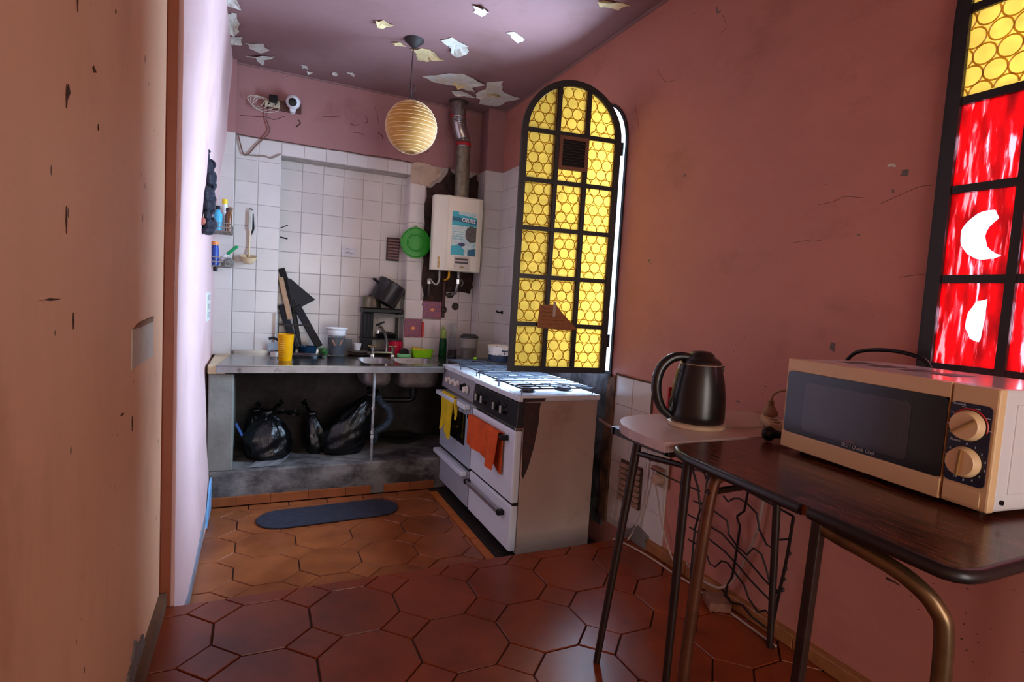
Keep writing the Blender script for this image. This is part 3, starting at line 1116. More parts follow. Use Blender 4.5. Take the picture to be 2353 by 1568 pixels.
# local frame of the note: x from -.09 .. .13 (same direction as the leaf), y toward the viewer
MB().prism([(-.095, .012), (-.05, -.0), (.125, .01), (.12, .128), (.03, .135), (.0, .10)], 'y', .016, .0175).build('card', KR, note)
MB().box(.03, .0175, .07, .045, .0185, .15).build('tape', PAPER, note)
for i in range(5):
    rr = random.Random(i)
    pts = [(.108 - k * .0075 * (1 if i < 2 else 1.9), .0180, .112 - .02 * i + rr.uniform(-.004, .004)) for k in range(10)]
    MB().tube([p for p in pts if p[0] > -.07 + .02 * (4 - i)], .0008, 4).build('handwriting', INK, note)

# fixed frame of the open window in the wall
fr = MB().prism(arch(*WIN1), 'x', RX - .010, RX + .03, holes=[arch(WIN1[0] + .016, WIN1[1] - .016, WSILL + .014)])
w1 = struct(fr.build('window_1', IRON, origin=False), 'black arched iron frame of the open window behind its leaf', 'window')
GRAY = mat('pale_outside_sill', (190, 196, 206), .7)
MB().box(RX + .0, WIN1[0], WSILL - .02, RX + .18, WIN1[1], WSILL + .004).build('sill', GRAY, w1)

# closed window with red painted panes, nearest the viewer
w2 = thing('window_2', 'closed arched window with red painted panes and amber top above the microwave', 'window', (RX - .006, .967, WSILL), R(-90))
w2['kind'] = 'structure'
casement(w2, side=-1, red_rows=(0, 1, 2, 3))
fr = MB().prism([(-.012, -.012), (.557, -.012)] + [(.2725 + .2845 * math.cos(PI * i / 24), 1.235 + .2845 * math.sin(PI * i / 24)) for i in range(25)], 'y', -.006, .03,
                holes=[[(.001, .001), (.544, .001)] + [(.2725 + .2715 * math.cos(PI * i / 24), 1.235 + .2715 * math.sin(PI * i / 24)) for i in range(25)]])
fr.build('fixed_frame', IRON, w2)

# ------------------------------------------------------------------ sink unit
CT = .855
sb = thing('cement_plinth', 'stained cement plinth and pier carrying the steel sink top', 'counter base', (.45, 3.9, 0))
MB().box(-.235, 3.64, 0, 1.70, 4.345, .215).build('plinth', mat('whitewashed_cement', (118, 114, 110), .9, var=.3, scale=5, bump=.35, bscale=18, dirt=(44, 38, 36), dirt_lo=.42, dirt_hi=.62, dscale=3.6, stretch=(1, 1, 1.5)), sb, bevel=.008)
MB().box(-.245, 3.655, .215, -.112, 4.295, .80).build('pier', mat('grey_green_render', (118, 118, 110), .9, var=.2, scale=6, bump=.25, dirt=(96, 90, 82), dscale=4), sb, bevel=.006)
xk = [-.235, -.085, .105, .325, .555, .715]
for i in range(5):
    wtile(sb, xk[i] - .45, xk[i + 1] - .45, .003, .062, 3.639 - 3.9, 'y', TERRA, .009, 'skirting_tile')
wtile(sb, .80 - .45, .98 - .45, .003, .062, 3.639 - 3.9, 'y', TERRA, .009, 'skirting_tile')
wtile(sb, .98 - .45, 1.15 - .45, .003, .062, 3.639 - 3.9, 'y', TERRA, .009, 'skirting_tile')
MB().prism([(-.25, 3.655), (-.155, 3.655), (-.14, 4.0), (-.09, 4.25), (-.155, 4.295), (-.25, 4.295)], 'z', .80, .852).build('tile_ledge', mat('cream_ledge', (206, 188, 150), .5, var=.1, dirt=(120, 92, 66), dirt_lo=.5, dscale=7), sb, bevel=.006)


def rrect(x0, y0, x1, y1, r, n=5):
    out = []
    for cx, cy, a in ((x1 - r, y0 + r, -90), (x1 - r, y1 - r, 0), (x0 + r, y1 - r, 90), (x0 + r, y0 + r, 180)):
        for i in range(n + 1):
            t = R(a + 90 * i / n)
            out.append((cx + r * math.cos(t), cy + r * math.sin(t)))
    return out


B1 = (.665, 3.765, .865, 4.13)
B2 = (.905, 3.775, 1.205, 4.13)
top = thing('kitchen_sink', 'stainless steel sink top with two basins below the tiled alcove', 'sink', (.5, 3.95, .80))
outl = [(-.205, 3.63), (1.182, 3.63), (1.182, 3.70), (1.755, 3.70), (1.755, 4.185), (1.62, 4.185), (1.62, 4.345), (1.06, 4.345), (1.06, 4.49), (.14, 4.49), (.14, 4.345), (-.135, 4.345)]
MB().prism(outl, 'z', CT - .006, CT, holes=[rrect(*B1, .05)[::-1], rrect(*B2, .06)[::-1]]).build('worktop', STEEL, top)
MB().prism([(-.205, 3.628), (1.182, 3.628), (1.182, 3.645), (-.205, 3.645)], 'z', CT - .047, CT - .004).build('front_edge', mat('dull_steel_edge', (128, 128, 134), .32, .9, var=.2, scale=9, dirt=(70, 60, 64), dirt_lo=.6, dscale=14), top, bevel=.003)
MB().prism([(-.135, 4.325), (.14, 4.325), (.14, 4.47), (1.06, 4.47), (1.06, 4.49), (.135, 4.49), (.135, 4.343), (-.135, 4.343)], 'z', CT, CT + .020).build('back_lip', STEEL, top)
BASIN_OUT = mat('limed_steel', (150, 142, 140), .45, .7, var=.3, scale=8, dirt=(96, 76, 74), dscale=7)
for (x0, y0, x1, y1), dp in ((B1, .155), (B2, .175)):
    mb = MB()
    r0 = rrect(x0, y0, x1, y1, .055)
    n = len(r0)
    cx, cy = (x0 + x1) / 2, (y0 + y1) / 2
    prf = [(1.0, 0), (.97, -.012), (.93, -dp * .75), (.86, -dp * .93), (.70, -dp), (.12, -dp - .006)]
    vs, fs = [], []
    for layer, dz in ((0, 0), (1, -.004)):
        for s, z in prf:
            for p in r0:
                vs.append((cx + (p[0] - cx) * s * (1 + .012 * layer), cy + (p[1] - cy) * s * (1 + .012 * layer), CT - .001 + z + dz))
    K = len(prf)
    for layer in (0, 1):
        o = layer * K * n
        for a in range(K - 1):
            for i in range(n):
                j = (i + 1) % n
                fs.append((o + a * n + i, o + a * n + j, o + (a + 1) * n + j, o + (a + 1) * n + i))
        fs.append(tuple(o + (K - 1) * n + i for i in range(n)))
    for i in range(n):
        j = (i + 1) % n
        fs.append((i, j, K * n + j, K * n + i))
    bs = mb.add(vs, fs).build('basin', BASIN_OUT, top, smooth=50)
    MB().lathe(cx, cy, [(0, CT - dp - .008), (.03, CT - dp - .006), (.034, CT - dp - .002), (.0, CT - dp - .003)], 20).build('drain', CHROME, bs)
MB().cyl((.716, 3.668, .0), (.716, 3.668, .818), .009, n=10).build('prop_post', mat('zinc_tube', (150, 150, 152), .5, .6, var=.35, scale=25, dirt=(90, 84, 80), dscale=20), top)
for z in (.56, .40, .37):
    MB().cyl((.716, 3.668, z), (.716, 3.668, z + .022), .014, n=10).build('collar', CHROME, top)

# drain plumbing
dr = thing('drain_pipe', 'black drain pipe with a ribbed hose under the sink basins', 'pipe', (.95, 4.0, .21))
MB().tube(smooth_path([(1.055, 3.95, .68), (1.055, 3.95, .60), (1.045, 3.955, .57), (.98, 3.96, .565), (.80, 3.96, .57)], 4), .019, 12).build('trap_pipe', BLACKP, dr, smooth=50)
pts = smooth_path([(.80, 3.96, .60), (.83, 3.955, .55), (.885, 3.95, .50), (.895, 3.95, .43), (.85, 3.95, .375), (.80, 3.99, .33), (.81, 4.05, .27), (.82, 4.14, .222)], 9)
MB().tube(pts, [.026 if i % 2 else .021 for i in range(len(pts))], 10).build('ribbed_hose', mat('blue_grey_hose', (64, 84, 104), .5, var=.2), dr)
MB().cyl((1.055, 3.95, .60), (1.055, 3.95, .66), .026, n=14).build('slip_nut', BLACKP, dr)
MB().cyl((.765, 3.96, .71), (.765, 3.96, .58), .02, n=12).build('tail_pipe', BLACKP, dr)


# bin bags
BAG = mat('black_bin_bag', (7, 8, 9), .22, var=.3, scale=10, bump=.55, bscale=15, spec=.55, stretch=(1, 1, .5))


def bag(name, label, c, rx, ry, h, seed, ears, lean=(0, 0), waist=.82):
    root = thing(name, label, 'bin bag', c, group='bin bags under the sink')
    vs, fs = [], []
    n, m = 44, 26
    for i in range(m + 1):
        t = i / m
        z = h * t
        if t < .12:
            k = .80 + .20 * (t / .12)
        else:
            k = math.cos(max(0, (t - .30) / .70) * PI / 2 * .97) ** .75
            k = max(k, .16)
        for j in range(n):
            a = 2 * PI * j / n
            fold = .085 * math.sin(a * 9 + seed + 3 * noise.noise(Vector((a, t * 2, seed)))) * t + .06 * math.sin(a * 17 + seed * 2 + t * 7) * t + .02 * math.sin(a * 6 - t * 26 + seed)
            lump = .16 * noise.noise(Vector((math.cos(a) * 1.3, math.sin(a) * 1.3, t * 2.2 + seed))) + .05 * noise.noise(Vector((math.cos(a) * 4, math.sin(a) * 4, t * 6 + seed)))
            q = k * (1 + fold + lump)
            vs.append((c[0] + rx * q * math.cos(a) + lean[0] * t * t, c[1] + ry * q * math.sin(a) + lean[1] * t * t, c[2] + z))
    for i in range(m):
        for j in range(n):
            k = (j + 1) % n
            fs.append((i * n + j, i * n + k, (i + 1) * n + k, (i + 1) * n + j))
    fs.append(tuple(range(n))[::-1])
    fs.append(tuple(range(m * n, (m + 1) * n)))
    MB().add(vs, fs).build('sack', BAG, root, smooth=60)
    tx, ty, tz = c[0] + lean[0], c[1] + lean[1], c[2] + h
    MB().sphere((tx, ty, tz - .005), .028, 1.2, 1, .8, 12, 8).build('knot', BAG, root, smooth=60)
    for e, (dx, dy, dz, w_) in enumerate(ears):
        path = smooth_path([(tx, ty, tz - .01), (tx + dx * .5, ty + dy * .5, tz + dz * .35), (tx + dx, ty + dy, tz + dz)], 6)
        rows = []
        for i, p in enumerate(path):
            t = i / (len(path) - 1)
            ww = w_ * (.35 + .65 * t)
            wob = .008 * math.sin(i * 1.9 + e)
            side = Vector((-dz, 0, dx)).normalized() if abs(dx) + abs(dz) > 0 else Vector((1, 0, 0))
            rows.append([p + side * (ww * (s - .5)) + Vector((0, wob * (1 if s in (0, 1) else -1) + .012 * math.sin(s * 9), 0)) for s in (0, .25, .5, .75, 1)])
        MB().sheet(rows, .003).build('tied_ear', BAG, root, smooth=60)
    return root


bag('bin_bag', 'round black bin bag tied in a knot beside the cement pier', (.085, 3.90, .216), .145, .135, .30, 1.3, [(-.07, 0, .06, .03), (.085, 0, .07, .035), (.19, -.02, -.01, .04)], (.0, .0))
bag('bin_bag', 'slumped black bin bag leaning against the drain hose', (.555, 3.93, .216), .155, .13, .40, 4.2, [(-.02, 0, .05, .05), (.06, .02, .02, .04)], (.19, .0))
b2 = bag('bin_bag', 'small black bin bag stuffed between the two larger bags', (.392, 3.97, .216), .068, .08, .27, 7.9, [(-.06, -.02, .09, .035)], (-.03, .0))
bag('bin_bag', 'flat black bin bag pressed into the corner behind the pier', (.01, 4.17, .216), .075, .08, .26, 9.1, [(.03, 0, .03, .03)])
# loose paper, blue strap and an old pan on the plinth
rows = []
for i in range(5):
    rows.append([(-.03 + .17 * j / 7 + .02 * i, 3.675 + .045 * i + .01 * j / 7, .219 + .012 * abs(noise.noise(Vector((j * .7, i * .8, 1)))) + (.01 if i == 4 else 0)) for j in range(8)])
tag(MB().sheet(rows, .002).build('crumpled_paper', mat('grey_newspaper', (120, 118, 118), .9, var=.15, scale=60)), 'crumpled grey newspaper on the plinth in front of the round bag', 'paper')
tag(MB().sheet([[(-.105 + .075 * t, 3.86 + .01 * t, .45 - .16 * t + .012 * s), (-.095 + .075 * t, 3.86 + .01 * t, .462 - .16 * t + .012 * s)] for t in [i / 6 for i in range(7)] for s in (0,)], .003).build('blue_strap', mat('blue_strap', (52, 96, 170), .4)), 'bright blue plastic strap hanging at the pier under the sink', 'strap')
p = thing('old_pan', 'dark blackened pan lying deep under the sink', 'pan', (1.03, 4.15, .216))
MB().lathe(1.03, 4.15, [(0, .216), (.11, .216), (.135, .25), (.14, .252), (.13, .246), (.105, .224), (0, .222)], 28).build('pan_body', mat('burnt_iron', (34, 30, 28), .6, var=.3), p, smooth=40)
MB().tube([(.90, 4.12, .245), (.80, 4.10, .25)], .008, 8).build('pan_handle', BLACKP, p)
bl = MB().prism([(3.30, .012), (3.60, .012), (3.60, .20), (3.52, .19), (3.38, .10)], 'x', -.222, -.213)
bl = tag(bl.build('blue_plank', mat('pale_blue_panel', (120, 180, 226), .3, var=.3, scale=7, dirt=(40, 110, 190), dirt_lo=.5, dscale=9)), 'pale blue broken panel standing against the left wall by the plinth', 'panel')

# oval floor mat
ov = []
ca, cb_ = Vector((.16, 3.345)), Vector((.70, 3.375))
d = (cb_ - ca).normalized()
nn = Vector((-d.y, d.x))
for i in range(17):
    a = R(90 + 180 * i / 16)
    ov.append(ca + (d * math.cos(a) + nn * math.sin(a)) * .135)
for i in range(17):
    a = R(-90 + 180 * i / 16)
    ov.append(cb_ + (d * math.cos(a) + nn * math.sin(a)) * .135)
tag(MB().prism([(p.x, p.y) for p in ov], 'z', .0015, .012).build('floor_mat', mat('navy_mat', (40, 42, 56), .9, var=.35, scale=26, bump=.5, bscale=60, dirt=(64, 54, 56), dscale=9), bevel=.004), 'oval dark blue mat on the terracotta floor before the sink', 'mat')

# ------------------------------------------------------------------ things on the sink top
def cup_prof(r0, r1, h, t=.003, z=CT):
    return [(0, z), (r0, z), (r1, z + h), (r1 - t, z + h), (r0 - t, z + t), (0, z + t)]


t = thing('measuring_cup', 'yellow orange plastic measuring cup on the front of the sink top', 'cup', (.179, 3.905, CT))
MB().lathe(.179, 3.905, cup_prof(.040, .051, .172), 28).build('cup_body', mat('amber_plastic', (238, 166, 10), .3, var=.1, scale=12, trans=.25, dirt=(226, 120, 20), dscale=12), t, smooth=40)
for i in range(9):
    z = CT + .03 + .014 * i
    rr = .0405 + .011 * (z - CT) / .172
    MB().tube(arcpts((.179, 3.905, z), rr, 215, 262, 8, (1, 0, 0), (0, 1, 0)), .0009, 4).build('graduation', mat('pale_mark', (250, 214, 120), .5), t)
t = thing('tin_can', 'short tin can with a white paper label beside the yellow cup', 'can', (.132, 4.035, CT))
MB().lathe(.132, 4.035, [(0, CT), (.042, CT), (.042, CT + .008), (.040, CT + .01), (.040, CT + .044), (.042, CT + .046), (.042, CT + .05), (.038, CT + .05), (.038, CT + .004), (0, CT + .004)], 28).build('can_body', STEEL, t, smooth=30)
MB().lathe(.132, 4.035, [(.0404, CT + .012), (.0408, CT + .012), (.0408, CT + .042), (.0404, CT + .042)], 28).build('can_label', mat('white_label', (214, 210, 204), .6, dirt=(206, 130, 96), dirt_lo=.6, dscale=40), t)
text('lettering', 'oo', .03, frame_mtx((.152, 3.9975, CT + .03), (.9, .42, 0), (0, 0, 1), OFF[t.name]), INK, t)
t = thing('tin_disc', 'open grey metal lid standing behind the short can', 'lid', (.10, 4.11, CT))
MB().lathe(0, 0, [(0, 0), (.038, .001), (.040, .004), (.038, .006), (0, .004)], 24, axis=Matrix.Translation((.112, 4.11, CT + .060)) @ Matrix.Rotation(R(70), 4, 'X')).build('lid_disc', mat('grey_tin', (146, 156, 162), .4, .6), t, smooth=40)
MB().cyl((.112, 4.118, CT), (.112, 4.118, CT + .03), .004, n=8).build('lid_tab', STEEL, t)
# steel tray with a stainless lid of a pan
t = thing('steel_tray', 'oval steel tray lying behind the yellow cup', 'tray', (.24, 4.14, CT))
MB().lathe(.29, 4.13, [(0, CT), (.14, CT), (.162, CT + .014), (.165, CT + .016), (.160, CT + .017), (.138, CT + .004), (0, CT + .004)], 36, 1.0, .5).build('tray_dish', STEEL, t, smooth=40)
t = thing('saucepan', 'small steel saucepan with a black side handle in the alcove corner', 'pan', (.215, 4.27, CT))
MB().lathe(.215, 4.27, [(0, CT), (.045, CT), (.050, CT + .01), (.050, CT + .085), (.046, CT + .085), (.046, CT + .01), (0, CT + .006)], 28).build('pan_body', STEEL, t, smooth=40)
MB().tube(smooth_path([(.17, 4.27, CT + .07), (.145, 4.268, CT + .10), (.115, 4.265, CT + .112), (.085, 4.26, CT + .108)], 4), [.006] + [.009] * 12, 8).build('pan_handle', BLACKP, t, smooth=50)

# black folding stand leaning in the alcove
NAVY = mat('navy_black_plastic', (10, 15, 24), .45, spec=.3, var=.3, scale=12)
t = thing('folding_stand', 'black folding stand with splayed legs leaning in the left of the alcove', 'stand', (.28, 4.38, CT))
MB().bar((.160, 4.455, 1.468), (.270, 4.40, 1.15), .045, .022, (0, 1, 0)).build('top_rail', BLACKP, t, bevel=.004)
MB().bar((.155, 4.41, 1.40), (.225, 4.37, 1.10), .035, .018, (0, 1, 0)).build('wooden_slat', mat('pale_wood_slat', (176, 138, 104), .6, var=.25, scale=60), t, bevel=.003)
MB().bar((.165, 4.40, 1.20), (.275, 4.33, CT + .03), .050, .020, (0, 1, 0)).build('leg', NAVY, t, bevel=.005)
MB().bar((.245, 4.42, 1.20), (.300, 4.40, CT + .03), .034, .018, (0, 1, 0)).build('leg', NAVY, t, bevel=.005)
MB().bar((.270, 4.40, 1.20), (.432, 4.34, CT + .05), .055, .022, (0, 1, 0)).build('leg', NAVY, t, bevel=.005)
MB().prism([(.195, 1.40), (.225, 1.395), (.400, 1.252), (.315, 1.20), (.24, 1.16)], 'y', 4.405, 4.418).build('triangular_flap', NAVY, t, bevel=.003)
MB().bar((.15, 4.36, 1.06), (.36, 4.36, 1.06), .012, .012).build('cross_bar', BLACKP, t)
tag(MB().lathe(.350, 4.272, cup_prof(.052, .061, .06, .004), 26).build('plastic_bowl', mat('petrol_plastic', (24, 52, 76), .25, trans=.2), smooth=40), 'dark petrol blue plastic bowl at the foot of the folding stand', 'bowl')
tag(MB().box(.145, 4.31, CT + .02, .150, 4.325, CT + .30).box(.145, 4.31, CT, .175, 4.325, CT + .02).build('thin_board', BLACKP), 'thin dark board standing on edge at the alcove corner', 'board')
t = thing('green_lid', 'small green and clear plastic cup lying under the stand leg', 'cup', (.465, 4.42, CT))
MB().lathe(.465, 4.42, cup_prof(.020, .032, .035, .002), 20).build('cup_body', mat('clear_green', (150, 200, 140), .2, trans=.5), t, smooth=40)
MB().lathe(.49, 4.40, [(0, CT), (.02, CT), (.022, CT + .008), (0, CT + .012)], 18).build('cup_lid', mat('bright_green', (70, 200, 70), .35), t, smooth=40)

# jar with a white top and blue contents
GLASS = mat('clear_glass', (226, 234, 238), .06, var=.02, trans=.92)
t = thing('lidded_jar', 'clear jar with a wide white lid and a blue label inside', 'jar', (.538, 4.22, CT))
MB().lathe(.538, 4.22, [(0, CT), (.058, CT), (.062, CT + .008), (.062, CT + .150), (.059, CT + .150), (.059, CT + .01), (0, CT + .006)], 30).build('jar_body', GLASS, t, smooth=40)
MB().lathe(.538, 4.22, [(0, CT + .009), (.053, CT + .009), (.053, CT + .072), (0, CT + .074)], 28).build('contents', mat('blue_powder', (92, 124, 168), .7, var=.15), t, smooth=40)
MB().lathe(.538, 4.22, [(.058, CT + .075), (.0585, CT + .075), (.0585, CT + .128), (.058, CT + .128)], 28).build('paper_band', mat('white_band', (214, 214, 224), .6), t)
MB().prism([(.495, CT + .12), (.51, CT + .118), (.527, CT + .082), (.518, CT + .078)], 'y', 4.160, 4.1615).prism([(.58, CT + .12), (.565, CT + .118), (.548, CT + .082), (.557, CT + .078)], 'y', 4.160, 4.1615).build('print', mat('brown_print', (150, 104, 84), .7), t)
MB().lathe(.538, 4.22, [(0, CT + .148), (.060, CT + .148), (.064, CT + .155), (.066, CT + .188), (.078, CT + .199), (.078, CT + .205), (.06, CT + .203), (.055, CT + .16), (0, CT + .158)], 32).build('jar_lid', mat('white_plastic', (230, 230, 230), .35), t, smooth=35)
t = thing('storage_jar', 'small upturned clear glass jar beside the white lidded jar', 'jar', (.643, 4.375, CT))
MB().lathe(.643, 4.375, [(0, CT + .118), (.014, CT + .118), (.026, CT + .108), (.029, CT + .09), (.029, CT + .008), (.026, CT + .004), (.026, CT + .09), (.018, CT + .108), (0, CT + .112)], 24).build('jar_glass', GLASS, t, smooth=50)
MB().lathe(.643, 4.375, [(0, CT), (.029, CT), (.029, CT + .022), (0, CT + .022)], 24).build('jar_rim', mat('cream_rim', (206, 186, 160), .5), t, smooth=40)
# stack of plates and pans draining behind the taps
for i, (x, y, r, m, lb) in enumerate([(.700, 4.262, .075, mat('brown_stoneware', (92, 70, 58), .4, var=.2), 'bottom brown stoneware plate of the drying stack'), (.703, 4.262, .070, mat('grey_stoneware', (128, 116, 106), .4, var=.2), 'upper grey stoneware plate of the drying stack')]):
    z = CT + .018 * i
    tag(MB().lathe(x, y, [(0, z), (r * .6, z), (r, z + .014), (r + .002, z + .017), (r - .004, z + .017), (r * .58, z + .005), (0, z + .004)], 32).build('plate', m, smooth=40), lb, 'plate')
tag(MB().lathe(.695, 4.268, [(0, CT + .037), (.022, CT + .037), (.032, CT + .09), (.029, CT + .09), (.02, CT + .042), (0, CT + .042)], 24).build('small_cup', mat('white_china', (216, 214, 214), .25), smooth=40), 'small white cup on the plates beside the jar', 'cup')
tag(MB().lathe(.885, 4.318, [(0, CT), (.042, CT), (.060, CT + .014), (.058, CT + .018), (.04, CT + .005), (0, CT + .004)], 30).build('plate', MATS['brown_stoneware'], smooth=40), 'brown saucer plate between the faucet and the red mug', 'plate')
t = thing('red_mug', 'crimson red mug standing behind the faucet', 'mug', (1.0, 4.345, CT))
MUG = mat('crimson_glaze', (214, 24, 72), .2)
MB().lathe(1.0, 4.345, cup_prof(.046, .053, .108, .004, CT), 30).build('mug_body', MUG, t, smooth=40)
MB().tube(arcpts((.951, 4.337, CT + .055), .030, 90, 270, 10), .006, 8).build('mug_handle', MUG, t, smooth=50)
# mixer tap
t = thing('kitchen_faucet', 'chrome swan neck faucet with cross handles behind the basins', 'faucet', (.87, 4.22, CT))
for x in (.80, .955):
    MB().lathe(x, 4.22, [(0, CT), (.022, CT), (.020, CT + .012), (.012, CT + .018), (.012, CT + .05), (.016, CT + .055), (.016, CT + .065), (0, CT + .068)], 18).build('valve', CHROME, t, smooth=40)
    MB().bar((x - .032, 4.22, CT + .075), (x + .032, 4.22, CT + .075), .010, .010).bar((x, 4.188, CT + .075), (x, 4.252, CT + .075), .010, .010).build('cross_handle', mat('brass_chrome', (196, 178, 140), .2, 1.0), t, bevel=.004)
MB().cyl((.80, 4.22, CT + .026), (.955, 4.22, CT + .026), .011, n=12).build('body_bar', CHROME, t)
MB().tube(smooth_path([(.905, 4.22, CT + .03), (.905, 4.215, CT + .10), (.885, 4.205, CT + .17), (.850, 4.18, CT + .222), (.825, 4.15, CT + .228), (.815, 4.12, CT + .205), (.812, 4.11, CT + .175)], 5), .0105, 12).build('swan_neck', CHROME, t, smooth=60)
MB().bar((.815, 4.18, CT + .235), (.875, 4.20, CT + .26), .022, .010).build('strap', BLACKP, t)

t = thing('scouring_pad_dish', 'mint green dish holding a dark steel scouring pad', 'dish', (1.03, 4.17, CT))
MB().prism(rrect(.978, 4.135, 1.082, 4.205, .025), 'z', CT, CT + .026).build('dish_base', mat('mint_plastic', (120, 210, 140), .35), t, bevel=.005)
mb = MB()
for i in range(60):
    rr = random.Random(i)
    a, e = rr.uniform(0, 6.28), rr.uniform(.1, 1.5)
    c = Vector((1.03 + .035 * math.cos(a) * math.cos(e), 4.17 + .026 * math.sin(a) * math.cos(e), CT + .03 + .034 * math.sin(e)))
    u = Vector((rr.uniform(-1, 1), rr.uniform(-1, 1), rr.uniform(-1, 1))).normalized()
    v_ = u.orthogonal().normalized()
    mb.tube(arcpts(c, .008, 0, 330, 8, u, v_), .0009, 4)
MB().sphere((1.03, 4.17, CT + .034), .034, 1.15, .85, .95, 16, 10).build('pad_core', mat('dark_steel_wool', (52, 48, 46), .6, .5, var=.5, scale=90, bump=.9, bscale=160), t, smooth=60)
mb.build('steel_curls', mat('steel_wool', (110, 104, 98), .4, .9), t)['kind'] = 'stuff'
t = thing('soap_tray', 'lime green plastic tray with a yellow sponge beside the basins', 'tray', (1.175, 4.20, CT))
LIME = mat('lime_plastic', (140, 214, 20), .35)
lo, hi = rrect(1.105, 4.16, 1.245, 4.24, .02), rrect(1.092, 4.15, 1.262, 4.25, .022)
n = len(lo)
vs = [(p[0], p[1], CT) for p in lo] + [(p[0], p[1], CT + .058) for p in hi] + [(1.177 + (p[0] - 1.177) * .94, 4.2 + (p[1] - 4.2) * .92, CT + .058) for p in hi] + [(1.175 + (p[0] - 1.175) * .93, 4.2 + (p[1] - 4.2) * .9, CT + .006) for p in lo]
fs = [tuple(range(n)), tuple(range(3 * n, 4 * n))]
for k in range(3):
    for i in range(n):
        j = (i + 1) % n
        fs.append((k * n + i, k * n + j, (k + 1) * n + j, (k + 1) * n + i))
MB().add(vs, fs).build('tray_body', LIME, t, smooth=40)
tag(MB().bar((1.10, 4.20, CT + .055), (1.215, 4.205, CT + .040), .065, .042).build('sponge', mat('yellow_sponge', (226, 196, 60), .95, var=.15, scale=50, bump=.6, bscale=120), bevel=.008), 'yellow sponge lying in the lime green tray', 'sponge')
t = thing('glass_bottle', 'dark green bottle with a pale green neck near the grey bin', 'bottle', (1.346, 4.21, CT))
MB().lathe(1.346, 4.21, [(0, CT), (.030, CT), (.032, CT + .01), (.030, CT + .12), (.024, CT + .15), (0, CT + .15)], 24).build('bottle_body', mat('deep_green', (16, 74, 38), .12, trans=.35), t, smooth=40)
MB().lathe(1.346, 4.21, [(.024, CT + .15), (.026, CT + .19), (.024, CT + .215), (.014, CT + .222), (.014, CT + .24), (0, CT + .24)], 24).build('bottle_neck', mat('pale_green', (170, 196, 110), .2, trans=.35), t, smooth=40)
t = thing('glass_bottle', 'clear tall bottle with orange liquid beside the green bottle', 'bottle', (1.44, 4.25, CT))
MB().lathe(1.44, 4.25, [(0, CT), (.035, CT), (.037, CT + .01), (.034, CT + .10), (.022, CT + .19), (.018, CT + .215), (.026, CT + .23), (.030, CT + .25), (.024, CT + .268), (0, CT + .27)], 26).build('bottle_body', GLASS, t, smooth=50)
MB().lathe(1.44, 4.25, [(0, CT + .004), (.032, CT + .004), (.031, CT + .055), (0, CT + .055)], 24).build('liquid', mat('orange_liquid', (206, 84, 30), .2, trans=.2), t, smooth=40)
t = thing('compost_bin', 'grey two tone plastic bin with a dark lid in the corner', 'bin', (1.528, 4.11, CT))
MB().lathe(1.528, 4.11, cup_prof(.055, .060, .085, .003), 30).build('lower_cup', mat('mid_grey_plastic', (104, 104, 98), .45), t, smooth=40)
MB().lathe(1.528, 4.11, [(.059, CT + .085), (.066, CT + .09), (.070, CT + .165), (.066, CT + .165), (.058, CT + .09)], 30).build('upper_cup', mat('light_grey_plastic', (150, 148, 140), .45), t, smooth=40)
MB().lathe(1.528, 4.11, [(0, CT + .163), (.073, CT + .163), (.073, CT + .178), (.06, CT + .184), (.05, CT + .194), (0, CT + .197)], 30).build('bin_lid', mat('charcoal_plastic', (52, 54, 56), .5), t, smooth=40)

# black shelf with pots
t = thing('dish_rack', 'black plastic two level dish rack at the right of the alcove', 'rack', (.89, 4.38, CT))
MB().box(.735, 4.29, 1.175, 1.035, 4.47, 1.212).build('shelf', BLACKP, t, bevel=.008)
MB().box(.745, 4.36, CT + .021, .825, 4.465, 1.176).build('side_panel', NAVY, t, bevel=.006)
for i in range(3):
    MB().box(.752 + .025 * i, 4.354, CT + .03, .768 + .025 * i, 4.361, 1.17).build('rib', NAVY, t, bevel=.002)
MB().bar((1.03, 4.45, 1.176), (1.03, 4.45, CT), .02, .02).build('rear_leg', BLACKP, t)
MB().bar((.83, 4.295, 1.150), (1.04, 4.295, 1.160), .010, .018).build('rail', mat('grey_rail', (90, 90, 84), .5), t)
MB().box(.735, 4.29, CT + .115, 1.03, 4.47, CT + .125).build('lower_shelf', BLACKP, t)
t = thing('cooking_pot', 'upturned dark cooking pot tilted on top of the dish rack', 'pot', (.93, 4.37, 1.213), group='pots on the dish rack')
mt = Matrix.Translation((.925, 4.37, 1.335)) @ Matrix.Rotation(R(28), 4, 'Y')
MB().lathe(0, 0, [(0, .09), (.10, .09), (.109, .082), (.110, -.08), (.114, -.085), (.110, -.088), (.104, -.08), (.102, .074), (0, .082)], 34, axis=mt).build('pot_body', mat('black_nonstick', (30, 28, 30), .32, var=.2), t, smooth=40)
MB().tube([mt @ Vector(p) for p in [(-.10, -.02, .035), (-.145, -.02, .04), (-.145, .02, .04), (-.10, .02, .035)]], .008, 8).build('pot_handle', BLACKP, t)
t = thing('cooking_pot', 'small upturned steel pot beside the tilted black pot', 'pot', (.805, 4.36, 1.213), group='pots on the dish rack')
MB().lathe(.805, 4.36, [(0, 1.305), (.055, 1.305), (.068, 1.29), (.072, 1.222), (.078, 1.2155), (.076, 1.2135), (.069, 1.22), (.064, 1.285), (0, 1.298)], 32).build('pot_body', mat('dull_olive_steel', (118, 112, 92), .3, .85, var=.3, dscale=12, dirt=(60, 54, 44)), t, smooth=40)
t = thing('frying_pan', 'black frying pan stored on the lower level of the dish rack', 'pan', (.93, 4.38, CT + .126))
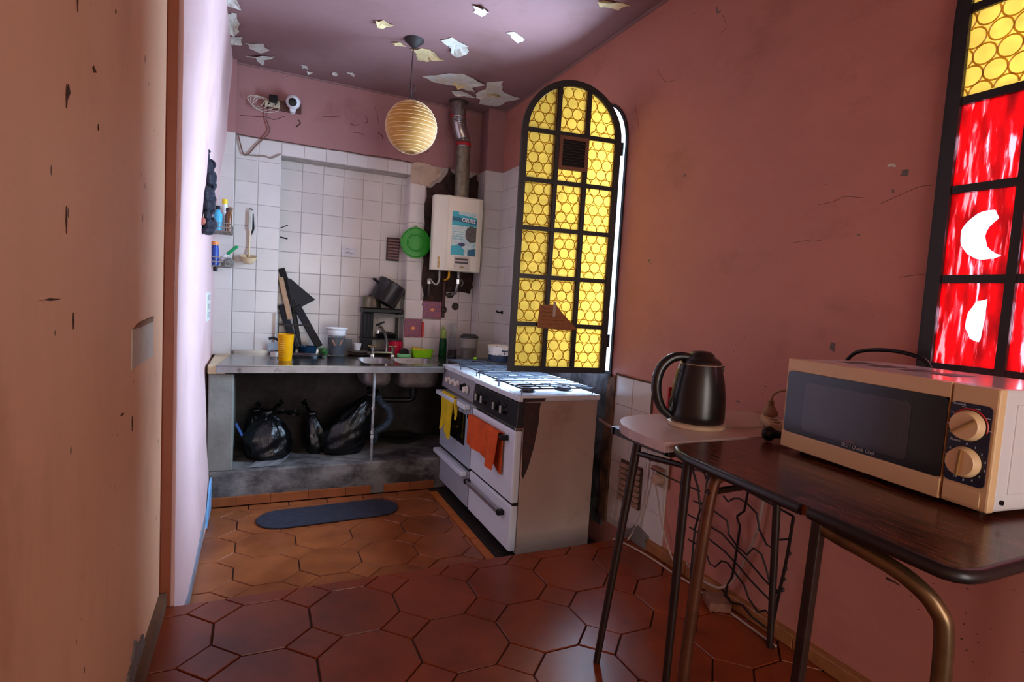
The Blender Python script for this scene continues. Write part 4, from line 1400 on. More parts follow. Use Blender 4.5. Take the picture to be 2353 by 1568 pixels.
MB().lathe(.935, 4.385, [(0, CT + .126), (.065, CT + .126), (.085, CT + .16), (.082, CT + .16), (.062, CT + .132), (0, CT + .131)], 30).build('pan_body', MATS['black_nonstick'], t, smooth=40)
MB().lathe(.935, 4.385, [(0, CT + .178), (.02, CT + .176), (.07, CT + .162), (0, CT + .161)], 30).build('pan_lid', MATS['charcoal_plastic'], t, smooth=40)

# ------------------------------------------------------------------ water heater and flue
CREAME = mat('ivory_enamel', (226, 222, 200), .3, var=.03, scale=5)
wh = thing('water_heater', 'ivory wall mounted gas water heater with a turquoise sticker', 'water heater', (1.40, 4.22, 1.53))
plan = [(1.205, 4.215), (1.205, 4.165), (1.222, 4.145), (1.285, 4.118), (1.300, 4.102), (1.555, 4.102), (1.592, 4.125), (1.597, 4.16), (1.597, 4.215)]
MB().prism(plan, 'z', 1.532, 2.100).build('casing', CREAME, wh, bevel=.006, smooth=40)
MB().prism([(1.305, 4.1025), (1.550, 4.1025), (1.550, 4.098), (1.305, 4.098)], 'z', 1.545, 2.09).build('front_panel', CREAME, wh, bevel=.004)
Y0 = 4.0972
TURQ = mat('turquoise_print', (40, 176, 190), .4, var=.12, scale=40)
st = MB().box(1.335, Y0, 1.655, 1.535, Y0 + .001, 1.985).build('sticker', mat('sticker_pale', (196, 220, 214), .4, var=.2, scale=45, dirt=(120, 196, 200), dirt_lo=.5, dscale=22), wh)


def patch(poly, m, lift, parent, nm='print'):
    MB().prism(poly, 'y', Y0 - lift, Y0 - lift + .0006).build(nm, m, parent)


patch([(1.335, 1.985), (1.385, 1.985), (1.385, 1.965), (1.47, 1.955), (1.535, 1.945), (1.535, 1.88), (1.335, 1.88)], TURQ, .0008, st)
patch([(1.335, 1.945), (1.535, 1.925), (1.535, 1.895), (1.335, 1.915)], mat('teal_print', (10, 96, 120), .4), .0014, st)
patch([(1.335, 1.72), (1.40, 1.74), (1.44, 1.70), (1.44, 1.655), (1.335, 1.655)], TURQ, .0008, st)
patch([(1.47, 1.70), (1.535, 1.715), (1.535, 1.655), (1.47, 1.655)], mat('teal_print', (0, 0, 0)), .0008, st)
patch([(1.495 + .05 * math.cos(R(a)), 1.82 + .062 * math.sin(R(a))) for a in range(60, 300, 15)] + [(1.535, 1.765), (1.535, 1.875)], mat('grey_photo', (84, 84, 78), .5, var=.5, scale=40), .0008, st)
patch([(1.42 + .028 * math.cos(R(a)), 1.738 + .014 * math.sin(R(a))) for a in range(0, 360, 20)], mat('navy_print', (24, 44, 92), .4), .0014, st)
text('lettering', 'ORBIS', .042, frame_mtx((1.468, Y0 - .002, 1.922), (1, 0, -.07), (0, 0, 1), OFF[wh.name]), mat('white_print', (236, 238, 236), .5), wh, bold=True)
for i in range(4):
    MB().box(1.345, Y0 - .0012, 1.83 - .018 * i, 1.43, Y0 - .0006, 1.833 - .018 * i).build('print_line', TURQ, st)
MB().box(1.365, Y0, 1.545, 1.495, Y0 + .001, 1.650).build('label_plate', mat('silver_label', (196, 190, 176), .4), wh)
for z in (1.625, 1.60):
    MB().box(1.375, Y0 - .001, z - .008, 1.48, Y0, z + .008).build('label_strip', mat('dark_grey_print', (66, 62, 58), .5), wh)
MB().prism([(1.43 + .02 * math.cos(R(a)), 1.565 + .006 * math.sin(R(a))) for a in range(0, 360, 30)], 'y', Y0 - .001, Y0).build('label_emblem', mat('gold_print', (130, 116, 52), .4), wh)
MB().box(1.245, 4.128, 1.548, 1.290, 4.1295, 1.635).xf(Matrix.Translation((0, 0, 0))).build('small_label', mat('tan_label', (196, 166, 110), .6, var=.3, scale=60), wh)
# pipes underneath
GALV = mat('galvanised_pipe', (150, 148, 142), .4, .8, var=.2, scale=20, dirt=(90, 76, 60), dscale=14)
OLDP = mat('old_dark_pipe', (64, 58, 48), .55, .5, var=.4, scale=22)
MB().tube(smooth_path([(1.305, 4.26, 1.535), (1.305, 4.26, 1.46), (1.285, 4.265, 1.425), (1.255, 4.27, 1.44), (1.235, 4.27, 1.465), (1.228, 4.275, 1.45)], 5), .010, 10).build('water_pipe', GALV, wh, smooth=60)
MB().tube([(1.235, 4.29, 1.46), (1.235, 4.29, 1.33), (1.225, 4.34, 1.31)], .011, 10).build('inlet_pipe', OLDP, wh, smooth=40)
MB().lathe(1.235, 4.285, [(0, 1.425), (.019, 1.425), (.019, 1.46), (.013, 1.47), (0, 1.47)], 12).build('inlet_nut', CHROME, wh)
MB().tube(smooth_path([(1.385, 4.26, 1.535), (1.383, 4.26, 1.49), (1.372, 4.27, 1.47), (1.35, 4.28, 1.462)], 4), .012, 10).build('gas_cock', mat('brass', (196, 142, 40), .3, .9), wh, smooth=50)
MB().tube(smooth_path([(1.463, 4.26, 1.535), (1.463, 4.26, 1.46), (1.455, 4.27, 1.40), (1.455, 4.29, 1.37), (1.43, 4.335, 1.345)], 5), .012, 10).build('outlet_pipe', GALV, wh, smooth=60)
MB().lathe(1.463, 4.262, [(0, 1.44), (.022, 1.44), (.022, 1.475), (.014, 1.485), (0, 1.485)], 12).build('outlet_nut', CHROME, wh)
MB().tube(arcpts((1.475, 4.262, 1.45), .03, -60, 120, 8), .005, 8).build('braided_loop', GALV, wh)
MB().sphere((1.425, 4.33, 1.345), .024, 1.3, .7, .9, 14, 8).build('wall_elbow', OLDP, wh, smooth=50)

fp = thing('flue_pipe', 'metal flue duct with red tape rising from the water heater', 'flue', (1.40, 4.20, 2.10))
MB().tube([(1.437, 4.21, 2.095), (1.433, 4.21, 2.50)], .056, 24).build('lower_pipe', mat('mottled_zinc', (128, 122, 104), .45, .7, var=.35, scale=28), fp, smooth=40)
pts = smooth_path([(1.433, 4.21, 2.49), (1.428, 4.21, 2.55), (1.40, 4.20, 2.61), (1.38, 4.20, 2.67), (1.375, 4.20, 2.72), (1.372, 4.20, 2.83)], 9)
MB().tube(pts, [.054 + (.004 if i % 2 else 0) for i in range(len(pts))], 24).build('ribbed_duct', mat('aluminium_duct', (168, 160, 158), .25, .9, var=.1), fp, smooth=60)
for z, x in ((2.515, 1.431), (2.715, 1.376)):
    MB().tube([(x, 4.208, z - .011), (x, 4.208, z + .011)], .0605, 24).build('red_tape', mat('red_tape', (176, 30, 36), .5), fp, smooth=40)
MB().lathe(1.372, 4.20, [(.058, CEILZ - .01), (.075, CEILZ - .006), (.075, CEILZ - .001), (.05, CEILZ - .001)], 24).build('ceiling_collar', mat('sooty_collar', (60, 48, 44), .9), fp)

# ------------------------------------------------------------------ things on the back wall
t = thing('pot_cover', 'bright green round plastic lid hanging beside the water heater', 'lid', (1.118, 4.335, 1.62))
GRN = mat('green_plastic', (24, 146, 22), .35, var=.06)
mt = Matrix.Translation((1.118, 4.325, 1.738)) @ Matrix.Rotation(R(90), 4, 'X')
MB().lathe(0, 0, [(0, .004), (.055, .004), (.060, .010), (.066, .010), (.070, .004), (.108, .004), (.113, .012), (.119, .012), (.119, -.004), (.112, -.008), (0, -.004)], 44, axis=mt).build('lid_disc', GRN, t, smooth=30)
MB().tube(arcpts((1.118, 4.322, 1.855), .010, -30, 210, 10), .004, 8).build('hanging_tab', GRN, t)
t = thing('vent_grille', 'small brown louvred vent in the right side of the alcove', 'vent', (.98, 4.49, 1.59))
VB = mat('brown_vent', (150, 112, 106), .5, var=.15)
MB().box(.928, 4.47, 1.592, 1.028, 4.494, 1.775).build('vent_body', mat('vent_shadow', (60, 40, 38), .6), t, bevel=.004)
for i in range(7):
    z = 1.613 + .0235 * i
    MB().bar((.936, 4.465, z), (1.022, 4.465, z), .012, .010, (0, 1, .6)).build('louvre', VB, t)
t = thing('soup_ladle', 'cream plastic ladle hanging on the white tiles', 'ladle', (-.056, 4.33, 1.50))
CRP = mat('cream_plastic', (214, 190, 150), .4)
MB().lathe(0, 0, [(0, -.046), (.028, -.040), (.047, -.018), (.053, .006), (.055, .010), (.051, .008), (.043, -.015), (.026, -.036), (0, -.041)], 28, axis=Matrix.Translation((-.058, 4.285, 1.520)) @ Matrix.Rotation(R(14), 4, 'X')).build('bowl', CRP, t, smooth=50)
MB().tube([(-.056, 4.325, 1.525), (-.055, 4.334, 1.60), (-.053, 4.335, 1.72)], [.007, .006, .007], 8).build('shaft', CRP, t)
MB().bar((-.053, 4.332, 1.71), (-.052, 4.332, 1.845), .026, .012, (0, 1, 0)).build('handle', mat('white_handle', (196, 190, 178), .4), t, bevel=.005)
MB().tube(arcpts((-.052, 4.332, 1.850), .010, 0, 180, 8), .003, 6).build('hook', BLACKP, t)
t = thing('peeling_knife', 'short black handled knife hanging behind the ladle', 'knife', (-.035, 4.34, 1.68))
MB().bar((-.040, 4.339, 1.83), (-.032, 4.339, 1.73), .016, .008, (0, 1, 0)).build('handle', BLACKP, t, bevel=.003)
MB().prism([(-.042, 1.735), (-.026, 1.735), (-.026, 1.72), (-.043, 1.675)], 'y', 4.338, 4.340).build('blade', NAVY, t)
t = thing('socket_board', 'brown wooden board with power sockets high on the back wall', 'socket', (.13, 4.34, 2.555))
MB().prism([(.012, 2.622), (.255, 2.628), (.257, 2.560), (.015, 2.558)], 'y', 4.328, 4.35).build('board', mat('dark_red_wood', (82, 44, 36), .6, var=.2, scale=20), t, bevel=.003)
MB().box(.02, 4.314, 2.567, .115, 4.33, 2.617).build('socket_plate', mat('ivory_socket', (178, 166, 140), .5), t, bevel=.004)
for x in (.045, .085):
    MB().cyl((x, 4.3135, 2.585), (x, 4.3145, 2.585), .007, n=12).build('socket_hole', BLACKP, t)
tag(MB().box(.045, 4.275, 2.592, .100, 4.314, 2.640).build('black_adapter', BLACKP, bevel=.006), 'black power adapter plugged into the socket board', 'adapter')
t = thing('security_camera', 'white ball security camera with a black lens on the socket board', 'camera', (.195, 4.30, 2.57))
MB().sphere((.198, 4.285, 2.617), .048, 1, 1, 1, 28, 18).build('camera_ball', mat('white_gloss', (222, 222, 224), .3), t, smooth=60)
MB().lathe(0, 0, [(0, 0), (.027, 0), (.027, .012), (.020, .014), (0, .014)], 24, axis=Matrix.Translation((.193, 4.243, 2.603)) @ Matrix.Rotation(R(98), 4, 'X')).build('lens_ring', BLACKP, t, smooth=40)
MB().cyl((.198, 4.29, 2.57), (.198, 4.325, 2.565), .02, n=14).build('camera_foot', MATS['white_gloss'], t)
mb = MB()
for k in range(4):
    rr = random.Random(k + 3)
    c = Vector((-.035 + .02 * k, 4.32, 2.59 - .006 * k))
    mb.tube([c + Vector(((.05 + .01 * k) * math.cos(a) * (1 + .15 * math.sin(3 * a + k)), -.012 * math.sin(a + k), (.032 + .006 * k) * math.sin(a))) for a in [2 * PI * i / 22 for i in range(22)]], .0022, 5, closed=True)
tag(mb.build('cable_coil', CABLE_W), 'tangled coil of thin white cable at the socket board', 'cable')
tag(MB().tube(smooth_path([(.05, 4.318, 2.565), (.03, 4.335, 2.50), (.045, 4.335, 2.45), (.055, 4.335, 2.41), (.03, 4.335, 2.365), (-.025, 4.335, 2.30), (-.06, 4.335, 2.25), (-.088, 4.333, 2.22), (-.11, 4.333, 2.235), (-.14, 4.335, 2.345)], 6), .0042, 6).build('brown_cord', mat('brown_cord', (112, 74, 62), .7)), 'brown electric cord looping from the sockets down onto the tiles', 'cord')
tag(MB().tube(smooth_path([(-.09, 4.334, 2.222), (-.03, 4.334, 2.225), (.03, 4.334, 2.232), (.07, 4.334, 2.225), (.13, 4.334, 2.262)], 6), .004, 6).build('grey_cord', mat('grey_cord', (132, 112, 100), .7)), 'grey cord lying along the tile joint left of the alcove', 'cord')
for i, (x, z, a) in enumerate(((.165, 1.752, 20), (.165, 1.688, -20))):
    tag(MB().bar((x - .022, 4.345, z - .002), (x + .025, 4.325, z + .022 * (1 if i == 0 else -.5)), .006, .005 if i == 0 else .010).build('wall_hook', BLACKP), ('thin bent wire hook' if i == 0 else 'short thick peg') + ' at the left edge of the alcove', 'hook')
t = MB().box(.588, 4.490, 1.598, .690, 4.4925, 1.676).build('paper_sticker', mat('faded_sticker', (206, 202, 202), .7, var=.06, scale=30))
tag(t, 'faded white sticker with a grey scrawl on the alcove tiles', 'sticker')
MB().tube(smooth_path([(.612, 4.489, 1.625), (.64, 4.489, 1.632), (.655, 4.489, 1.622), (.67, 4.489, 1.626)], 4), .0014, 5).build('scrawl', INK, t)
MB().tube(smooth_path([(.62, 4.489, 1.655), (.635, 4.489, 1.658), (.648, 4.489, 1.652)], 4), .0011, 5).build('scrawl', INK, t)
t = thing('stop_valve', 'round tarnished stop valve on the tiles below the heater', 'valve', (1.478, 4.33, 1.235))
mt = Matrix.Translation((1.478, 4.343, 1.257)) @ Matrix.Rotation(R(90), 4, 'X')
MB().lathe(0, 0, [(0, .012), (.020, .012), (.027, .006), (.030, 0), (0, 0)], 22, axis=mt).build('rosette', OLDP, t, smooth=40)
MB().lathe(0, 0, [(0, .030), (.012, .030), (.014, .012), (0, .012)], 12, axis=mt).build('spindle', OLDP, t)
t = thing('wall_pipe', 'dark gas pipe with a valve between the patterned tile and the heater', 'pipe', (1.375, 4.33, 1.16))
MB().tube([(1.372, 4.335, 1.45), (1.374, 4.335, 1.16)], .014, 10).build('riser', mat('brown_iron_pipe', (72, 46, 40), .6, .3, var=.3), t)
MB().sphere((1.378, 4.325, 1.225), .024, 1, .9, 1.2, 14, 8).build('valve_body', OLDP, t, smooth=50)
tag(MB().tube(smooth_path([(RX - .012, 4.03, 1.235), (RX - .05, 4.03, 1.235), (RX - .055, 4.03, 1.25)], 3), .006, 8).cyl((RX - .012, 4.03, 1.235), (RX - .004, 4.03, 1.235), .016, n=12).build('wall_peg', BLACKP), 'small black peg on the white tiles beyond the window leaf', 'hook')

# ------------------------------------------------------------------ paper lantern
PAPERL = thin('lantern_paper', (214, 160, 84), .55, .04, .6, var=.10, scale=14)
L0 = Vector((.814, 3.37, 2.325))
pl_ = thing('paper_lantern', 'round yellowed paper lantern hanging from the ceiling on a cord', 'lamp', (L0.x, L0.y, 2.17))
m_, r_ = 96, .153
prf = []
for i in range(m_ + 1):
    a = R(12) + (PI - R(24)) * i / m_
    rib = .0022 * abs(math.sin(i / m_ * PI * 17))
    prf.append(((r_ - .003 + rib) * math.sin(a), L0.z - (r_ - .003 + rib) * math.cos(a)))
MB().lathe(L0.x, L0.y, prf, 48).build('shade', PAPERL, pl_, smooth=80)
for i in range(1, 17):
    a = R(12) + (PI - R(24)) * i / 17
    MB().tube([L0 + Vector(((r_ - .0005) * math.sin(a) * math.cos(b_), (r_ - .0005) * math.sin(a) * math.sin(b_), -(r_ - .0005) * math.cos(a))) for b_ in [2 * PI * k / 40 for k in range(40)]], .0011, 4, closed=True).build('wire_rib', mat('bamboo_wire', (236, 206, 150), .7), pl_)
MB().tube(arcpts(L0 + Vector((0, 0, .150)), .032, 0, 345, 24, (1, 0, 0), (0, 1, 0)), .003, 6).build('top_ring', BLACK, pl_)
MB().tube(smooth_path([L0 + Vector((-.03, 0, .150)), L0 + Vector((-.012, 0, .185)), L0 + Vector((0, 0, .20)), L0 + Vector((.012, 0, .185)), L0 + Vector((.03, 0, .150))], 4), .0025, 6).build('wire_hanger', BLACK, pl_)
MB().tube(smooth_path([(L0.x, L0.y, 2.47), (L0.x - .010, L0.y, 2.53), (L0.x - .014, L0.y, 2.56), (L0.x - .012, L0.y, 2.66), (L0.x - .008, L0.y, CEILZ - .03)], 5), .0042, 6).build('cord', mat('dark_cord', (48, 32, 28), .7), pl_)
MB().tube(arcpts((L0.x - .008, L0.y, 2.555), .022, 20, 380, 20, (1, 0, 0), (0, 0, 1)), .003, 6).build('cord_loop', MATS['dark_cord'], pl_)
MB().cyl((L0.x, L0.y, 2.40), (L0.x, L0.y, 2.48), .018, n=14).build('lamp_holder', BLACKP, pl_)
MB().lathe(L0.x - .005, L0.y, [(.058, CEILZ), (.056, CEILZ - .008), (.02, CEILZ - .040), (.008, CEILZ - .046), (0, CEILZ - .046)], 28).build('ceiling_rose', mat('sooty_rose', (34, 24, 22), .7, var=.4), pl_, smooth=40)

# ------------------------------------------------------------------ left wall
# ornament of black cast iron figures
orn = thing('wall_ornament', 'black carved totem ornament hanging on the pale left wall', 'ornament', (-.255, 3.34, 1.58))
OB = mat('bluish_black_iron', (46, 48, 60), .28, .4, var=.5, scale=45, bump=.8, bscale=60)


def lump(parts, name):
    mb = MB()
    for (x, y, z, rx, ry, rz) in parts:
        mb.sphere((x, y, z), 1, rx, ry, rz, 18, 12)
    return mb.build(name, OB, orn, smooth=70)


lump([(-.252, 3.33, 2.005, .020, .022, .012), (-.250, 3.33, 1.975, .014, .016, .035)], 'crown')
lump([(-.240, 3.34, 1.925, .026, .035, .040), (-.232, 3.35, 1.875, .030, .04, .045), (-.226, 3.36, 1.84, .024, .03, .025)], 'upper_figure')
lump([(-.242, 3.34, 1.785, .034, .05, .050), (-.238, 3.35, 1.735, .034, .045, .042)], 'middle_figure')
lump([(-.240, 3.34, 1.68, .020, .03, .035), (-.234, 3.35, 1.635, .040, .045, .035), (-.240, 3.34, 1.60, .036, .035, .022)], 'lower_figure')
MB().bar((-.270, 3.33, 2.015), (-.270, 3.34, 1.585), .04, .012, (1, 0, 0)).build('back_plate', OB, orn, bevel=.003)
for k in range(6):
    MB().tube(arcpts((-.238 + .004 * (k % 2), 3.33, 1.94 - .058 * k), .026, 0, 360, 14, (1, 0, 0), (0, .35, 1)), .006, 6).build('carved_ring', OB, orn)
MB().sphere((-.262, 3.30, 1.645), .02, .8, .6, 1, 10, 8).build('red_patch', mat('rusty_red', (150, 76, 60), .6), orn)

WIRE = mat('steel_wire', (150, 146, 138), .3, .8)


def basket(label, y0, y1, z, h, grp):
    x0, x1 = -.268, -.155
    t = thing('wire_basket', label, 'basket', ((x0 + x1) / 2, (y0 + y1) / 2, z), group=grp)
    for zz in (z, z + h * .5, z + h):
        MB().tube([(x0, y0, zz), (x1, y0, zz), (x1, y1, zz), (x0, y1, zz)], .0025, 6, closed=True).build('rim_wire', WIRE, t)
    mb = MB()
    for i in range(6):
        y = y0 + (y1 - y0) * i / 5
        mb.tube([(x1, y, z + h), (x1, y, z), (x0, y, z), (x0, y, z + h)], .0018, 5)
    for i in range(5):
        x = x0 + (x1 - x0) * i / 4
        mb.tube([(x, y0, z + h), (x, y0, z), (x, y1, z)], .0018, 5)
    mb.build('wire_mesh', WIRE, t)
    return t


basket('upper wire basket with bottles on the left wall beside the ladle', 3.98, 4.24, 1.66, .05, 'wire baskets on the left wall')
basket('lower wire basket with brushes on the left wall below the upper one', 3.98, 4.24, 1.44, .055, 'wire baskets on the left wall')


def bottle(name, label, x, y, z, r, h, body, cap, neck=.45):
    t = thing(name, label, 'bottle', (x, y, z))
    MB().lathe(x, y, [(0, z), (r * .95, z), (r, z + .006), (r, z + h * .68), (r * neck, z + h * .82), (r * neck, z + h * .86), (0, z + h * .86)], 22).build('bottle_body', body, t, smooth=40)
    MB().lathe(x, y, [(0, z + h * .85), (r * neck * 1.2, z + h * .85), (r * neck * 1.1, z + h), (0, z + h)], 18).build('bottle_cap', cap, t, smooth=40)
    return t


CY = mat('cyan_label', (70, 170, 206), .4, var=.3, scale=40)
WP = MATS['white_plastic']
bottle('squeeze_bottle', 'white bottle with a sky blue label in the upper wire basket', -.235, 4.03, 1.664, .026, .155, CY, NAVY)
bottle('squeeze_bottle', 'yellow topped white spray bottle in the upper wire basket', -.20, 4.10, 1.664, .024, .21, WP, mat('yellow_plastic', (240, 206, 20), .4), .6)
bottle('squeeze_bottle', 'brown glass bottle at the end of the upper wire basket', -.175, 4.04, 1.664, .020, .15, mat('brown_glass', (110, 62, 32), .2), mat('dark_brown', (60, 34, 24), .5), .7)
tag(MB().bar((-.20, 4.19, 1.664), (-.18, 4.20, 1.84), .05, .03, (0, 1, 0)).build('tan_carton', mat('tan_card', (176, 134, 92), .8), bevel=.003), 'tan carton behind the bottles in the upper wire basket', 'carton')
bottle('squeeze_bottle', 'deep blue bottle with an orange cap in the lower wire basket', -.245, 4.02, 1.444, .022, .15, mat('royal_blue', (30, 64, 150), .3), mat('orange_cap', (226, 140, 74), .4), .8)
t = thing('dish_brush', 'dish brush with a bright green handle sticking out of the lower basket', 'brush', (-.20, 4.05, 1.444))
MB().bar((-.215, 4.05, 1.47), (-.175, 4.03, 1.525), .022, .014, (0, 1, 0)).build('brush_head', WP, t, bevel=.004)
MB().bar((-.178, 4.03, 1.52), (-.118, 4.0, 1.575), .020, .016, (0, 1, 0)).build('brush_handle', mat('jade_plastic', (20, 150, 84), .35), t, bevel=.006)
tag(MB().lathe(-.185, 4.10, cup_prof(.03, .034, .06, .002, 1.444), 22).build('plastic_tub', mat('clear_tub', (196, 206, 196), .25, trans=.4), smooth=40), 'small clear plastic tub in the lower wire basket', 'tub')
tag(MB().sphere((-.165, 4.03, 1.472), .026, 1.2, 1, .9, 14, 8).build('scouring_ball', mat('steel_ball', (150, 146, 140), .35, .8, bump=.8, bscale=90), smooth=60), 'shiny steel scouring ball in the lower wire basket', 'scourer')
tag(MB().lathe(-.242, 4.02, [(0, 1.405), (.012, 1.405), (.014, 1.432), (0, 1.436)], 14).build('black_hook', BLACKP), 'black hook knob under the lower wire basket', 'hook')


def wall_note(name, label, cat, x, y0, y1, z0, z1, m, lines=0):
    o = tag(MB().box(x, y0, z0, x + .0018, y1, z1).build(name, m), label, cat)
    for i in range(lines):
        z = z1 - (z1 - z0) * (.25 + .5 * i / max(1, lines - 1))
        MB().box(x + .0018, y0 + (y1 - y0) * .15, z, x + .0022, y1 - (y1 - y0) * .2, z + .004).build('writing', mat('faint_blue_ink', (150, 176, 206), .8), o)
    return o


wall_note('wall_notice', 'small white notice with pale blue lines on the left wall', 'notice', -.2725, 2.70, 3.15, 1.295, 1.36, mat('bluish_paper', (214, 222, 236), .7), 3)
t = thing('wall_switch', 'tall cream switch plate on the left wall near the tiles', 'switch', (-.265, 3.82, 1.10))
MB().box(-.276, 3.68, 1.10, -.262, 3.97, 1.275).build('switch_plate', mat('cream_plate', (214, 212, 204), .4), t, bevel=.003)
for z in (1.125, 1.175, 1.23):
    MB().box(-.262, 3.76, z, -.256, 3.88, z + .028).build('switch_rocker', mat('grey_rocker', (176, 176, 172), .4), t, bevel=.002)
t = wall_note('torn_paper', 'torn grey paper taped on the wall in the left foreground', 'paper', -.2895, 1.70, 2.02, 1.095, 1.20, PAPER)
MB().prism([(1.72, 1.200), (1.80, 1.212), (2.01, 1.218), (1.99, 1.203), (1.78, 1.198)], 'x', -.2885, -.284).build('curled_edge', mat('brown_tape', (132, 98, 70), .7), t)

# ------------------------------------------------------------------ stoves (fronts face -X)
SX, SB = 1.190, 1.655
HOBW = mat('white_hob_enamel', (216, 222, 230), .22, var=.05, scale=8, dirt=(150, 140, 134), dirt_lo=.6, dscale=9)
PANELB = mat('black_panel', (34, 32, 34), .35, var=.2, scale=20)
PANELG = mat('grey_panel', (156, 156, 162), .35, .2, var=.08)
SEAM = mat('dark_seam', (22, 18, 18), .9)
SIDE = mat('stove_side_enamel', (178, 154, 142), .4, var=.05, scale=6, dirt=(150, 122, 108), dirt_lo=.55, dscale=3, spots=(70, 50, 44), spot_scale=26, spot_size=.09)  # white panel, the side's shade put into the base colour
BURN = mat('burnt_stain', (46, 20, 14), .5, var=.5, scale=24, dirt=(84, 34, 18), dirt_lo=.5, dscale=14)
GRATE = mat('steel_grate', (104, 112, 124), .22, .9, var=.2)
OVENG = mat('dark_oven_glass', (16, 14, 14), .08, spec=.6)


def hob(t, y0, y1, z, burners, tall=.022):
    tray = MB().box(SX - .004, y0, z - .030, SB + .012, y1, z).build('hob_top', HOBW, t, bevel=.007)
    MB().box(SX + .02, y0 + .02, z, SB - .03, y1 - .02, z + .0015).build('hob_recess', HOBW, tray)
    for (bx, by, br) in burners:
        bn = MB().lathe(bx, by, [(0, z), (br * 1.25, z), (br * 1.2, z + .004), (br, z + .006), (br, z + .016), (br * .9, z + .020), (0, z + .021)], 24).build('burner', mat('burner_cap', (52, 50, 54), .4, .6, var=.3), t, smooth=40)
    # two wire grates with cranked feet
    ym = (y0 + y1) / 2
    gz = z + tall + .012
    for (a, c) in ((y0 + .02, ym - .006), (ym + .006, y1 - .02)):
        g = MB()
        x0, x1 = SX + .020, SB - .030
        g.tube([(x0, a, gz), (x1, a, gz), (x1, c, gz), (x0, c, gz)], .0038, 6, closed=True)
        for i in range(1, 6):
            y = a + (c - a) * i / 6
            if i == 3:
                g.tube([(x0, y, gz), ((x0 + x1) / 2 - .08, y, gz + .004)], .0034, 6)
                g.tube([((x0 + x1) / 2 - .03, y, gz + .004), ((x0 + x1) / 2 + .03, y, gz + .004)], .0034, 6)
                g.tube([((x0 + x1) / 2 + .08, y, gz + .004), (x1, y, gz)], .0034, 6)
            else:
                g.tube([(x0, y, gz), (x0 + .03, y, gz + .004), (x1 - .03, y, gz + .004), (x1, y, gz)], .0034, 6)
        for x in (x0 + .12, (x0 + x1) / 2, x1 - .12):
            g.tube([(x, a, gz), (x, c, gz)], .003, 6)
        for x in (x0, x1):
            for y in (a, c):
                g.tube([(x, y, gz), (x, y, z)], .0034, 6)
        g.build('pan_grate', GRATE, t)
    return tray


def knob(t, x, y, z, r, m, cap=None):
    mt = Matrix.Translation((x, y, z)) @ Matrix.Rotation(R(-90), 4, 'Y')
    k = MB().lathe(0, 0, [(0, 0), (r * 1.15, 0), (r * 1.1, .006), (r * .9, .008), (r * .85, .022), (0, .024)], 20, axis=mt).build('knob', m, t, smooth=40)
    MB().bar((x - .026, y, z - r * .75), (x - .026, y, z + r * .75), r * .4, .010, (1, 0, 0)).build('knob_grip', cap or m, k, bevel=.002)


# front stove: white, dark control panel
ya, yb, zt = 2.450, 3.068, .862
s1 = thing('gas_stove', 'white gas stove with a black control panel and orange cloth nearest the step', 'stove', ((SX + SB) / 2, (ya + yb) / 2, 0), group='gas stoves')
MB().box(SX + .035, ya + .004, .045, SB, yb - .002, zt - .030).build('carcass', SIDE, s1, bevel=.004)
hob(s1, ya - .004, yb, zt, [(1.30, 2.575, .034), (1.30, 2.93, .03), (1.53, 2.60, .04), (1.53, 2.93, .034)])
MB().prism([(SX + .002, .825), (SX + .05, .832), (SX + .05, .702), (SX - .004, .700)], 'y', ya + .004, yb - .004).build('control_panel', PANELB, s1, bevel=.003)
for y in (2.968, 2.886, 2.709, 2.61):
    knob(s1, SX - .002, y, .765, .026, BLACKP, mat('knob_mark', (176, 180, 182), .4))
MB().box(SX - .008, ya + .006, .688, SX + .05, yb - .006, .701).build('chrome_strip', CHROME, s1, bevel=.002)
MB().box(SX - .006, ya + .008, .312, SX + .034, yb - .006, .684).build('oven_door', WHITE_E, s1, bevel=.010)
MB().box(SX + .004, ya + .012, .300, SX + .04, yb - .010, .312).build('door_seam', SEAM, s1)
MB().box(SX - .006, ya + .008, .062, SX + .034, yb - .006, .300).build('warming_drawer', WHITE_E, s1, bevel=.010)
for z, nm in ((.632, 'door_handle'), (.240, 'drawer_handle')):
    y0h, y1h = ya + .105, yb - .03
    h = MB().bar((SX - .032, y0h, z), (SX - .032, y1h, z), .012, .022).build(nm, mat('silver_bar', (176, 178, 184), .25, .7), s1, bevel=.003)
    for y in (y0h - .008, y1h + .008):
        MB().box(SX - .042, y - .014, z - .013, SX - .004, y + .014, z + .013).build('handle_end', BLACKP, h, bevel=.003)
MB().prism([(SX + .036, .828), (SX + .125, .828), (SX + .120, .80), (SX + .118, .72), (SX + .10, .60), (SX + .075, .50), (SX + .05, .44), (SX + .04, .46), (SX + .037, .6)], 'y', ya + .0015, ya + .0045).build('burnt_drip', BURN, s1)
MB().prism([(SX + .02, .852), (SX + .15, .850), (SX + .14, .835), (SX + .02, .833)], 'y', ya - .0055, ya - .0035).build('burnt_drip', BURN, s1)
for (x, y) in ((SX + .06, ya + .04), (SB - .04, ya + .04), (SX + .06, yb - .04), (SB - .04, yb - .04)):
    MB().cyl((x, y, .002), (x, y, .046), .016, n=12).build('foot', BLACKP, s1)

